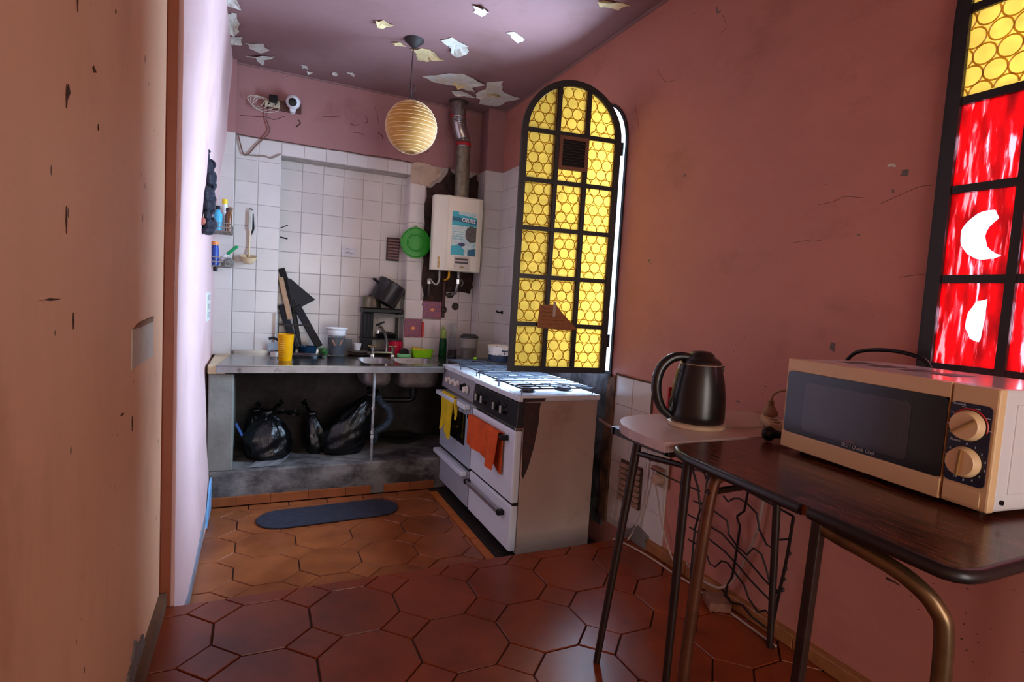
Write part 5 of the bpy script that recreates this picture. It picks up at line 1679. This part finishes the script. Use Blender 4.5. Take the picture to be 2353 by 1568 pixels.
# rear stove: grey door with a window
ya2, yb2, zt2 = 3.076, 3.690, .866
s2 = thing('gas_stove', 'grey white gas stove with oven window and yellow cloth next to the sink', 'stove', ((SX + SB) / 2, (ya2 + yb2) / 2, 0), group='gas stoves')
MB().box(SX + .035, ya2 + .002, .045, SB, yb2 - .004, zt2 - .030).build('carcass', SIDE, s2, bevel=.004)
hob(s2, ya2, yb2, zt2, [(1.30, 3.22, .03), (1.30, 3.55, .034), (1.53, 3.22, .034), (1.53, 3.55, .04)])
MB().prism([(SX + .004, .834), (SX + .05, .836), (SX + .05, .715), (SX - .004, .712)], 'y', ya2 + .004, yb2 - .004).build('control_panel', PANELG, s2, bevel=.004)
for i, y in enumerate((3.534, 3.442, 3.354)):
    knob(s2, SX - .002, y, .778, .019, mat('ivory_knob', (214, 206, 198), .35))
knob(s2, SX - .002, 3.235, .776, .024, BLACKP, BLACKP)
knob(s2, SX - .006, 3.175, .772, .022, MATS['ivory_knob'])
MB().box(SX - .002, 3.585, .785, SX + .004, 3.595, .795).build('pilot_lamp', mat('amber_lamp', (226, 150, 90), .3), s2)
GD = mat('blue_grey_enamel', (170, 180, 192), .3, var=.04)
MB().box(SX - .004, ya2 + .006, .300, SX + .034, yb2 - .006, .690).build('oven_door', GD, s2, bevel=.008)
MB().box(SX - .006, ya2 + .10, .42, SX - .002, yb2 - .12, .615).build('oven_window', OVENG, s2)
MB().box(SX + .004, ya2 + .010, .283, SX + .04, yb2 - .010, .300).build('door_seam', SEAM, s2)
MB().box(SX - .004, ya2 + .006, .062, SX + .034, yb2 - .006, .283).build('warming_drawer', GD, s2, bevel=.008)
for z, nm in ((.676, 'door_handle'), (.268, 'drawer_handle')):
    MB().box(SX - .050, ya2 + .02, z - .014, SX - .006, yb2 - .02, z + .016).build(nm, WHITE_E, s2, bevel=.006)
for (x, y) in ((SX + .06, ya2 + .04), (SB - .04, ya2 + .04), (SX + .06, yb2 - .04), (SB - .04, yb2 - .04)):
    MB().cyl((x, y, .002), (x, y, .046), .016, n=12).build('foot', BLACKP, s2)
MB().tube([(SX + .02, yb2 - .03, zt2), (SX + .02, yb2 - .03, zt2 + .03), (SB - .03, yb2 - .03, zt2 + .03), (SB - .03, yb2 - .03, zt2)], .004, 6).build('rear_rail', GRATE, s2)


# cloths over the handles
def cloth(name, label, m, y0, y1, ztop, front, back, xh, hem, seed, t=.004):
    """hangs over a bar parallel to Y at x = xh; front(u) and back(u) give the drop at u in 0..1"""
    rows = []
    nc = 22
    for j in range(nc + 1):
        u = j / nc
        y = y0 + (y1 - y0) * u
        row = []
        fb, bb_ = front(u), back(u)
        for i in range(9):
            v_ = 1 - i / 8
            dz = bb_ * v_
            row.append((xh + .015 + .004 * math.sin(y * 40 + seed) * v_, y, ztop - dz))
        row.append((xh + .008, y, ztop + .006))
        row.append((xh - .008, y, ztop + .006))
        for i in range(13):
            v_ = i / 12
            dz = fb * v_
            wav = (.010 * math.sin(u * 11 + seed) + .006 * math.sin(u * 23 + 2 * seed + v_ * 3)) * v_
            row.append((xh - .014 - .010 * v_ + wav, y + hem * v_ * (u - .5) + .01 * v_ * math.sin(u * 7 + seed), ztop - dz))
        rows.append(row)
    return tag(MB().sheet(rows, t).build(name, m, smooth=60), label, 'cloth')


ORC = mat('orange_cloth', (214, 84, 24), .95, var=.12, scale=14, bump=.5, bscale=90, dirt=(170, 64, 24), dscale=8)
cloth('orange_cloth', 'orange cleaning cloth hanging over the front stove door handle', ORC, 3.02, 2.578, .646,
      lambda u: .150 + .045 * u + .012 * math.sin(u * 8 + 1) + .012 * noise.noise(Vector((u * 9, 0, 0))), lambda u: .12 + .10 * u, SX - .032, .04, 1.2)
YLC = mat('yellow_cloth', (216, 186, 14), .95, var=.1, scale=14, bump=.5, bscale=90)
yc = cloth('yellow_cloth', 'yellow cleaning cloth hanging over the rear stove door handle', YLC, 3.55, 3.31, .694,
      lambda u: .21 + .03 * math.sin(u * 7 + 1) + (.03 if u > .6 else 0), lambda u: .08 + .04 * u, SX - .030, .06, 2.6)
MB().sheet([[(SX - .056 - .004 * math.sin(i), 3.255 - .03 * j / 3 - .012 * i / 6, .70 - .125 * i / 6) for j in range(4)] for i in range(7)], .004).build('folded_corner', YLC, yc, smooth=60)

# enamel pot on the rear stove
pt = thing('enamel_pot', 'white and blue flowered enamel pot on the rear stove', 'pot', (1.545, 3.53, zt2 + .038))
pz = zt2 + .0395
MB().lathe(1.545, 3.53, [(0, pz), (.072, pz), (.078, pz + .006), (.080, pz + .048)], 34).build('blue_base', mat('dark_blue_enamel', (34, 50, 78), .25, var=.2, scale=30), pt, smooth=40)
MB().lathe(1.545, 3.53, [(.080, pz + .048), (.084, pz + .105), (.088, pz + .108), (.084, pz + .110), (.077, pz + .102), (.074, pz + .01), (0, pz + .006)], 34).build('pot_wall', mat('flowered_enamel', (222, 220, 214), .25, var=.04, dirt=(70, 82, 120), dirt_lo=.58, dirt_hi=.62, dscale=34, rust=((150, 40, 40), 40, .66)), pt, smooth=40)
MB().tube(arcpts((1.545, 3.53, pz + .108), .087, 0, 354, 36, (1, 0, 0), (0, 1, 0)), .003, 6).build('rim', mat('cream_rim2', (226, 214, 170), .3), pt)
for s in (-1, 1):
    MB().tube([(1.545 + s * .02, 3.53 - .082, pz + .08), (1.545 + s * .0, 3.53 - .112, pz + .08), (1.545 - s * .02, 3.53 - .082, pz + .08)] if s > 0 else [(1.525, 3.612, pz + .08), (1.545, 3.642, pz + .08), (1.565, 3.612, pz + .08)], .005, 6).build('pot_handle', MATS['dark_blue_enamel'], pt)
tag(MB().sphere((1.39, 3.60, zt2 + .05), .014, 1.2, 1, .7, 12, 8).build('lime_cap', LIME, smooth=60), 'tiny lime green cap on the rear stove grate', 'cap')
# gas tube running along the wall beside the stove
tag(MB().tube(smooth_path([(RX - .02, 2.56, .70), (RX - .022, 2.45, .686), (RX - .022, 2.32, .682), (RX - .022, 2.21, .662), (RX - .022, 2.08, .66)], 4), .011, 10).build('gas_tube', mat('pinkish_pipe', (150, 110, 96), .6, var=.3, dirt=(70, 40, 26), dscale=9), smooth=60), 'painted gas pipe along the tiles right of the stove', 'pipe')

# ------------------------------------------------------------------ white kettle table
LAM = mat('cream_laminate', (206, 184, 176), .32, var=.04, scale=6, dirt=(176, 140, 124), dirt_lo=.6, dscale=5)
EDGE = mat('laminate_edge', (196, 178, 178), .4)
DBROWN = mat('dark_brown_tube', (48, 34, 30), .4, .4, var=.25, scale=20)
RUSTT = mat('rusty_brown_tube', (104, 66, 46), .4, .5, var=.35, scale=18, dirt=(60, 36, 26), dscale=9)
TT = .958
kt = thing('side_table', 'small cream laminate table with a rounded corner carrying the kettle', 'table', (1.37, 1.385, NF))
pl = [(1.052, 1.212), (1.70, 1.212), (1.74, 1.25), (1.745, 1.54), (1.72, 1.562), (1.26, 1.562), (1.20, 1.555), (1.145, 1.535), (1.10, 1.495), (1.068, 1.44), (1.052, 1.38), (1.048, 1.30)]
MB().prism(pl, 'z', TT - .004, TT).build('table_top', LAM, kt)
MB().prism(pl, 'z', TT - .030, TT - .004).build('edge_band', EDGE, kt, bevel=.002)
MB().box(1.10, 1.245, TT - .055, 1.70, 1.265, TT - .031).box(1.10, 1.52, TT - .055, 1.70, 1.54, TT - .031).box(1.10, 1.25, TT - .055, 1.12, 1.53, TT - .031).build('apron', DBROWN, kt)
for (a, c) in (((1.150, 1.45, TT - .031), (1.045, 1.45, NF)), ((1.163, 1.235, TT - .031), (1.128, 1.215, NF)), ((1.50, 1.47, TT - .031), (1.488, 1.48, NF)), ((1.682, 1.35, TT - .031), (1.682, 1.31, NF))):
    MB().tube([a, c], [.015, .011], 12).build('leg', DBROWN, kt, smooth=50)
MB().tube([(1.14, 1.45, TT - .10), (1.163, 1.24, TT - .085)], .009, 8).build('cross_brace', DBROWN, kt)
MB().tube([(1.16, 1.235, TT - .10), (1.50, 1.47, TT - .10)], .008, 8).build('cross_brace', DBROWN, kt)

# ------------------------------------------------------------------ kettle
KC = Vector((1.312, 1.372, TT))
kb = thing('electric_kettle', 'black electric kettle on a cream base on the small table', 'kettle', (KC.x, KC.y, TT))
KB = mat('black_kettle', (20, 17, 18), .32, var=.15, scale=8, spec=.55, coat=.1)
MB().lathe(KC.x, KC.y, [(0, TT), (.086, TT), (.090, TT + .004), (.090, TT + .013), (.084, TT + .017), (0, TT + .017)], 44).build('power_base', mat('aged_cream_plastic', (206, 180, 150), .45), kb, smooth=40)
MB().lathe(KC.x, KC.y, [(0, TT + .018), (.080, TT + .018), (.086, TT + .024), (.087, TT + .042), (.0865, TT + .05), (.085, TT + .10), (.078, TT + .15), (.068, TT + .19), (.0645, TT + .203)], 48).build('body', KB, kb, smooth=50)
MB().lathe(KC.x, KC.y, [(.0655, TT + .203), (.0668, TT + .2045), (.0655, TT + .206)], 48).build('rim_band', mat('pale_gold_band', (206, 176, 150), .3, .5), kb)
MB().lathe(KC.x, KC.y, [(.0645, TT + .205), (.062, TT + .215), (.05, TT + .224), (.042, TT + .228), (.040, TT + .236), (.028, TT + .245), (0, TT + .248)], 44).build('lid', KB, kb, smooth=50)
hd = Vector((-.93, .36, 0)).normalized()      # handle direction
hp = [KC + hd * .03 + Vector((0, 0, .222)), KC + hd * .068 + Vector((0, 0, .226)), KC + hd * .102 + Vector((0, 0, .215)), KC + hd * .130 + Vector((0, 0, .185)), KC + hd * .141 + Vector((0, 0, .14)),
      KC + hd * .136 + Vector((0, 0, .095)), KC + hd * .118 + Vector((0, 0, .055)), KC + hd * .088 + Vector((0, 0, .030))]
path = smooth_path(hp, 6)
rows = []
side = Vector((-hd.y, hd.x, 0))
MB().tube(path, [.013 + .004 * math.sin(PI * i / (len(path) - 1)) for i in range(len(path))], 12).build('handle', KB, kb, smooth=60)
MB().bar(KC + hd * .098 + Vector((0, 0, .229)), KC + hd * .120 + Vector((0, 0, .213)), .016, .012).build('switch', mat('grey_switch', (110, 118, 122), .3), kb, bevel=.004)
MB().bar(KC + hd * .068 + Vector((0, 0, .185)), KC + hd * .088 + Vector((0, 0, .06)), .022, .012).build('water_gauge', mat('smoky_gauge', (34, 34, 36), .15), kb, bevel=.003)
sp = -hd
MB().prism([(-.01, 0), (.014, .0), (.008, -.035)], 'y', -.018, .018).xf(Matrix.Translation(KC + sp * .060 + Vector((0, 0, .203))) @ Matrix.Rotation(math.atan2(sp.y, sp.x), 4, 'Z')).build('spout', KB, kb, bevel=.004)
tag(MB().tube(smooth_path([KC + Vector((.088, -.03, .006)), (1.45, 1.31, TT + .005), (1.52, 1.30, TT + .005), (1.60, 1.33, TT + .005)], 6), .0035, 6).build('kettle_cord', CABLE_W), 'pale cord running from the kettle base across the cream table', 'cord')
t = thing('snack_packet', 'red and blue packet standing on the table behind the kettle handle', 'packet', (1.40, 1.505, TT))
MB().bar((1.335, 1.545, TT + .05), (1.385, 1.53, TT + .05), .014, .10).build('packet_body', mat('red_foil', (196, 30, 44), .35), t, bevel=.003)
MB().bar((1.352, 1.533, TT + .035), (1.388, 1.522, TT + .035), .010, .065).build('blue_print', mat('blue_foil', (40, 130, 196), .35, var=.3, scale=60), t)
tag(MB().lathe(1.452, 1.47, cup_prof(.022, .030, .15, .002, TT), 24).build('clay_cup', mat('terracotta_cup', (156, 92, 76), .6), smooth=40), 'tall terracotta coloured cup hidden behind the kettle spout', 'cup')
# power strip with plugs
t = thing('power_strip', 'aged cream power strip on the cream table beside the microwave', 'power strip', (1.56, 1.30, TT))
MB().bar((1.655, 1.385, TT + .014), (1.525, 1.235, TT + .014), .050, .028).build('strip_body', mat('aged_cream', (196, 172, 146), .5), t, bevel=.006)
for k in (.35, .62, .85):
    p = Vector((1.655, 1.385, TT + .029)).lerp(Vector((1.525, 1.235, TT + .029)), k)
    MB().cyl(p, p + Vector((0, 0, .001)), .012, n=14).build('socket', mat('brown_socket', (110, 84, 66), .6), t)
t = thing('power_plug', 'cream ribbed plug standing in the power strip', 'plug', (1.632, 1.358, TT + .028))
AP = mat('tan_plug', (158, 128, 98), .5)
pl0 = Vector((1.632, 1.358, TT + .029))
MB().lathe(pl0.x, pl0.y, [(0, pl0.z), (.024, pl0.z), (.025, pl0.z + .012), (.014, pl0.z + .030), (.009, pl0.z + .036), (.008, pl0.z + .052), (0, pl0.z + .052)], 20).build('plug_body', AP, t, smooth=40)
for k in range(4):
    MB().tube(arcpts((pl0.x, pl0.y, pl0.z + .034 + .005 * k), .010, 0, 340, 12, (1, 0, 0), (0, 1, 0)), .0016, 5).build('strain_ring', AP, t)
MB().tube(smooth_path([pl0 + Vector((0, 0, .05)), pl0 + Vector((.005, -.005, .075)), pl0 + Vector((.03, -.03, .092)), pl0 + Vector((.07, -.07, .09))], 5), .004, 8).build('plug_cord', AP, t)
t = thing('power_plug', 'round black plug lying on the brown table edge by the microwave', 'plug', (1.375, 1.165, .962))
MB().sphere((1.385, 1.150, .962 + .022), .022, 1, .85, 1, 20, 12).build('plug_body', BLACKP, t, smooth=60)
MB().tube([(1.40, 1.145, .984), (1.425, 1.135, .980), (1.45, 1.13, .975)], [.014, .010, .007], 10).build('plug_neck', BLACKP, t, smooth=50)

# ------------------------------------------------------------------ brown table
TB = .960
WOOD = mat('dark_wood_laminate', (104, 54, 36), .26, var=.75, scale=22, stretch=(9, 1.0, 1), dirt=(40, 20, 17), dirt_lo=.45, dirt_hi=.6, dscale=13, coat=.1, rust=((150, 120, 90), 46, .74))
bt = thing('folding_table', 'dark wood laminate table with black edging carrying the microwave', 'table', (1.34, .79, NF))
pl = [(.985, .475), (1.003, .457), (1.03, .450), (1.70, .450), (1.70, 1.185), (1.10, 1.185), (1.06, 1.165), (1.035, 1.125), (1.022, 1.08)]
MB().prism(pl, 'z', TB - .022, TB).build('table_top', WOOD, bt)


def edging(pts, nm='edge_strip', r=.012):
    MB().tube([(p[0], p[1], TB - .012) for p in pts], r, 10).build(nm, mat('black_edging', (26, 22, 24), .35), bt, smooth=60)


e0, e1 = Vector((1.022, 1.08)), Vector((.985, .475))
sp1, sp2 = e0.lerp(e1, .565), e0.lerp(e1, .60)
edging([(1.10, 1.186), (1.06, 1.167), (1.034, 1.127), (1.021, 1.08), sp1])
edging([sp2, e1, (.99, .464), (1.003, .455), (1.03, .449), (1.69, .449)], r=.0125)
MB().bar((1.08, 1.10, TB - .04), (1.62, 1.10, TB - .04), .022, .025).bar((1.06, .54, TB - .04), (1.62, .54, TB - .04), .022, .025).build('under_rail', DBROWN, bt)
# rear hoop leg and front hoop leg: bent tubes
MB().tube(smooth_path([(1.62, 1.06, TB - .04), (1.20, 1.06, TB - .045), (1.115, 1.06, TB - .055), (1.085, 1.06, TB - .10), (1.060, 1.06, .62), (1.044, 1.06, .36), (1.04, 1.06, NF + .0)], 6), .0155, 14).build('hoop_leg', RUSTT, bt, smooth=60)
MB().tube(smooth_path([(1.62, .56, TB - .04), (1.675, .56, TB - .06), (1.685, .56, .6), (1.685, .56, NF)], 5), .0155, 14).build('hoop_leg', DBROWN, bt, smooth=60)
MB().bar((1.003, .70, TB - .022), (1.000, .725, NF), .020, .020, (0, 1, 0)).build('flat_leg', DBROWN, bt, bevel=.003)
MB().tube(smooth_path([(1.008, .705, TB - .030), (1.012, .66, TB - .040), (1.012, .60, TB - .046), (1.022, .545, TB - .062), (1.036, .505, TB - .095), (1.045, .492, TB - .15), (1.046, .490, .6), (1.046, .49, NF)], 7), .0145, 14).build('hoop_leg', mat('brass_brown_tube', (110, 86, 60), .3, .7, var=.3, scale=18), bt, smooth=60)
MB().tube([(1.07, 1.06, TB - .095), (1.24, 1.06, TB - .09), (1.62, 1.06, TB - .05)], .009, 8).build('cross_brace', DBROWN, bt)

# ------------------------------------------------------------------ microwave (local frame: x along the front, y into the body, z up)
mwz = TB + .012
ang = math.atan2(-.507, -.054)
mv = thing('microwave_oven', 'cream microwave oven with a navy control panel on the dark table', 'microwave', (1.354, 1.076, TB), ang)
CRM = mat('aged_cream_case', (222, 188, 142), .38, var=.03, scale=5)
CRMW = mat('white_cabinet', (220, 218, 222), .16, var=.03, scale=5, spec=.6)
NVY = mat('navy_black_panel', (20, 22, 34), .16, var=.1)
W_, H_, D_ = .515, .244, .335
fz = .012
MB().box(.004, .014, fz, W_ - .002, D_, fz + H_).build('cabinet', CRMW, mv, bevel=.006)
MB().box(W_ - .003, .05, fz + .035, W_ + .0005, D_ - .03, fz + H_ - .03).build('side_panel', CRMW, mv, bevel=.003)
# door
dw = .426
door = MB().prism([(.0, fz), (dw, fz), (dw, fz + H_), (.0, fz + H_)], 'y', -.006, .016, holes=[[(.016, fz + .046), (dw - .001, fz + .046), (dw - .001, fz + .212), (.016, fz + .212)][::-1]]).build('door', CRM, mv, bevel=.004)
MB().prism(rrect(.006, fz + .044, dw - .001, fz + .212, .010), 'y', -.0085, .010).build('door_glass', NVY, door)
MB().prism(rrect(.066, fz + .058, .352, fz + .188, .012), 'y', -.0092, -.0085).build('window_mesh', mat('grey_mesh_window', (58, 54, 62), .14, var=.05), door)
MB().prism([(.0, fz), (dw, fz), (dw, fz + .043), (.0, fz + .043)], 'y', -.009, -.005).build('lower_lip', CRM, door, bevel=.003)
text('lettering', 'BGH Quick Chef', .0125, frame_mtx((.235, -.0098, fz + .053), (1, 0, 0), (0, 0, 1)), mat('silver_print', (176, 172, 176), .4), door, shear=.1)
MB().prism([(.196, .0), (.215, .004), (.228, .0015), (.215, .0055)], 'y', -.0098, -.0094).xf(Matrix.Translation((0, 0, fz + .060))).build('logo_swoosh', mat('red_print', (200, 40, 44), .4), door)
# control side
ctl = MB().box(dw + .003, -.006, fz, W_, .016, fz + H_).build('control_fascia', CRM, mv, bevel=.004)
MB().prism(rrect(dw + .005, fz + .046, W_ - .009, fz + .208, .010), 'y', -.0085, -.004).build('control_panel', mat('navy_panel', (22, 30, 58), .25), mv)
PR_ = mat('pale_print', (196, 204, 222), .5)
for kz, ttl, red in ((fz + .164, 'Potencia', True), (fz + .090, 'Tiempo', False)):
    kx = dw + .0425
    mt = Matrix.Translation((kx, -.0085, kz)) @ Matrix.Rotation(R(90), 4, 'X')
    kn = MB().lathe(0, 0, [(0, 0), (.030, 0), (.031, .003), (.029, .008), (.0275, .016), (.026, .018), (0, .018)], 40, axis=mt).build('dial_knob', CRM, mv, smooth=35)
    a = R(38 if red else 86)
    d_ = Vector((math.cos(a), 0, math.sin(a)))
    MB().bar(Vector((kx, -.028, kz)) - d_ * .026, Vector((kx, -.028, kz)) + d_ * .026, .0045, .006, (0, 1, 0)).build('dial_ridge', mat('worn_brown', (150, 112, 60), .5), kn)
    if red:
        MB().tube(arcpts((kx, -.0088, kz), .0335, -15, 195, 26), .0014, 5).build('red_arc', mat('red_print', (0, 0, 0)), mv)
        for k in range(6):
            q = R(185 - 38 * k)
            MB().box(kx + .0375 * math.cos(q) - .0045, -.0091, kz + .0375 * math.sin(q) - .0007, kx + .0375 * math.cos(q) + .0045, -.0086, kz + .0375 * math.sin(q) + .0007).build('dial_mark', PR_, mv)
    else:
        for k, s in enumerate(('0', '1', '2', '3', '4', '5', '6', '8', '10', '15', '20', '25', '30')):
            q = R(90 - 25.5 * k)
            text('dial_number', s, .0065, frame_mtx((kx + .0365 * math.cos(q), -.0088, kz + .0365 * math.sin(q)), (1, 0, 0), (0, 0, 1)), PR_, mv)
    text('dial_title', ttl, .0065, frame_mtx((dw + .010, -.0088, kz + .040), (1, 0, 0), (0, 0, 1)), PR_, mv, align='LEFT')
MB().prism(rrect(dw + .006, fz + .006, W_ - .014, fz + .036, .003), 'y', -.0078, -.0055).build('open_button', CRM, mv, bevel=.001)
for (x0, y0) in ((.055, .11), (.13, .12), (.205, .13), (.28, .14)):
    vg = MB()
    for i in range(8):
        vg.box(x0 + .0065 * i, y0, fz + H_, x0 + .004 + .0065 * i, y0 + .085, fz + H_ + .0012)
    vg.build('vent_slots', mat('grey_vent', (84, 78, 80), .5), mv)
for (x, y) in ((.04, .04), (W_ - .04, .04), (.04, D_ - .04), (W_ - .04, D_ - .04)):
    MB().cyl((x, y, .0005), (x, y, fz + .001), .012, n=14).build('foot', BLACKP, mv)
for (y, z) in ((.035, fz + .02), (.20, fz + .02), (.32, fz + .02)):
    MB().cyl((W_ - .003, y, z), (W_ + .002, y, z), .005, n=10).build('screw', BLACKP, mv)
tag(MB().tube(smooth_path([(1.70, 1.16, 1.19), (1.705, 1.12, 1.235), (1.70, 1.02, 1.250), (1.70, .93, 1.235), (1.705, .90, 1.19)], 6), .006, 8).build('black_cable', BLACKP, smooth=60), 'black cable arching up behind the microwave oven', 'cable')

# ------------------------------------------------------------------ wire rack and fittings low on the right wall
RK = mat('black_wire', (34, 26, 26), .5, .4)
rk = thing('wire_rack', 'black bent wire rack leaning on the right wall under the tables', 'rack', (1.70, 1.65, NF))
xr_ = RX - .042


def wire(pts, r=.0038, nm='wire'):
    MB().tube([(xr_ + .01 * math.sin(p[0] * 9), p[0], p[1]) for p in pts], r, 6).build(nm, RK, rk)


wire([(2.07, .575), (1.95, .573), (1.815, .572), (1.75, .572)])
wire([(2.09, .61), (1.90, .64), (1.75, .66), (1.62, .668), (1.513, .653), (1.40, .645), (1.296, .638)], .0045)
wire([(1.296, .638), (1.30, .58), (1.305, .50), (1.313, .43), (1.321, .375), (1.33, .30), (1.34, .21)], .0055)
wire([(1.63, .593), (1.605, .578), (1.58, .60), (1.55, .61), (1.512, .605), (1.46, .585), (1.44, .53), (1.40, .49), (1.37, .49), (1.35, .53), (1.31, .55)])
wire([(1.78, .52), (1.70, .52), (1.633, .508), (1.60, .50), (1.585, .45), (1.54, .42), (1.49, .41), (1.46, .45), (1.42, .445), (1.39, .40), (1.37, .36), (1.32, .345)])
wire([(1.80, .45), (1.70, .445), (1.62, .44), (1.55, .41), (1.48, .39), (1.40, .36), (1.33, .34)])
wire([(1.79, .40), (1.68, .39), (1.60, .375), (1.53, .35), (1.45, .32), (1.33, .29)])
wire([(1.79, .345), (1.70, .34), (1.667, .291), (1.64, .29), (1.61, .33), (1.58, .335), (1.53, .31), (1.49, .29), (1.46, .25), (1.41, .225), (1.38, .25), (1.346, .245)])
wire([(1.60, .22), (1.54, .19), (1.49, .21), (1.44, .19), (1.35, .19)])
wire([(1.512, .650), (1.518, .60), (1.522, .57), (1.553, .539), (1.553, .53), (1.535, .505), (1.54, .42), (1.547, .326), (1.555, .28), (1.57, .25), (1.58, NF + .005)], .0048)
wire([(1.74, .662), (1.70, .60), (1.72, .54), (1.74, .52)])
wire([(1.80, .655), (1.76, .58), (1.74, .50), (1.76, .40), (1.76, NF + .004)], .0048)
for (y, z) in ((1.316, .40), (1.313, .44), (1.305, .50), (1.318, .36)):
    MB().sphere((xr_, y, z), .008, 1, 1, 1, 8, 6).build('weld_blob', RK, rk)

t = thing('wall_vent', 'rusty louvred gas vent on the low white tiles behind the table leg', 'vent', (RX - .02, 2.26, .325))
MB().box(RX - .018, 2.175, .325, RX - .009, 2.345, .540).build('vent_back', mat('rust_dark', (70, 46, 36), .7), t)
for i in range(7):
    z = .340 + .029 * i
    MB().bar((RX - .022, 2.18, z), (RX - .022, 2.34, z), .022, .008, (-1, 0, .9)).build('louvre', mat('rusty_cream', (150, 116, 96), .6, var=.3, scale=30, dirt=(96, 60, 44), dscale=14), t)
t = thing('wall_outlet', 'grimy cream outlet with a plugged in adapter on the low tiles', 'outlet', (RX - .02, 2.025, .49))
MB().box(RX - .020, 1.985, .495, RX - .008, 2.07, .655).build('outlet_plate', mat('grimy_cream', (186, 172, 158), .5, var=.15), t, bevel=.003)
MB().cyl((RX - .055, 2.03, .535), (RX - .018, 2.03, .535), .026, .030, 16).build('adapter', mat('tan_adapter', (170, 136, 116), .5), t, bevel=.004)
MB().bar((RX - .04, 2.0, .585), (RX - .04, 2.06, .585), .03, .016).build('second_plug', mat('brown_adapter', (120, 76, 60), .5), t, bevel=.004)
CW2 = mat('dirty_white_cable', (168, 146, 134), .6)
for i, (pts, lb) in enumerate([
    ([(RX - .05, 2.03, .52), (RX - .03, 2.02, .44), (RX - .025, 2.0, .36), (RX - .03, 1.93, .25), (RX - .04, 1.87, .20), (RX - .05, 1.84, NF + .006)], 'pale cable dropping from the outlet to the floor'),
    ([(RX - .03, 2.10, .60), (RX - .02, 2.12, .45), (RX - .02, 2.15, .32), (RX - .03, 2.19, .21), (RX - .05, 2.20, NF + .006)], 'white cable looping down the tiles beside the rusty vent'),
    ([(RX - .03, 2.34, .56), (RX - .02, 2.35, .45), (RX - .02, 2.37, .30), (RX - .03, 2.38, .20)], 'thin brownish cable left of the rusty vent'),
    ([(RX - .02, 1.44, .78), (RX - .02, 1.449, .657), (RX - .02, 1.466, .513), (RX - .02, 1.50, .40), (RX - .025, 1.529, .314), (RX - .03, 1.57, .25), (RX - .035, 1.62, .213), (RX - .035, 1.72, .205), (RX - .035, 1.80, .235)], 'grey white cable curving behind the wire rack'),
    ([(1.66, 2.24, NF + .006), (1.69, 2.15, NF + .006), (1.71, 2.0, NF + .006), (1.712, 1.84, NF + .006), (1.72, 1.76, NF + .006), (1.715, 1.66, NF + .006), (1.71, 1.5, NF + .006), (1.70, 1.3, NF + .006)], 'long white cable lying on the floor along the skirting')]):
    tag(MB().tube(smooth_path(pts, 6), (.004, .004, .0035, .0055, .005)[i], 7).build('cable', CW2, smooth=60), lb, 'cable', 'cables low on the right wall')
tag(MB().bar((1.66, 1.60, NF + .02), (1.735, 1.56, NF + .02), .10, .034).build('broken_brick', mat('dusty_brick', (132, 86, 70), .9, var=.3, scale=25, bump=.5), bevel=.006), 'broken brick on the floor under the wire rack', 'brick')
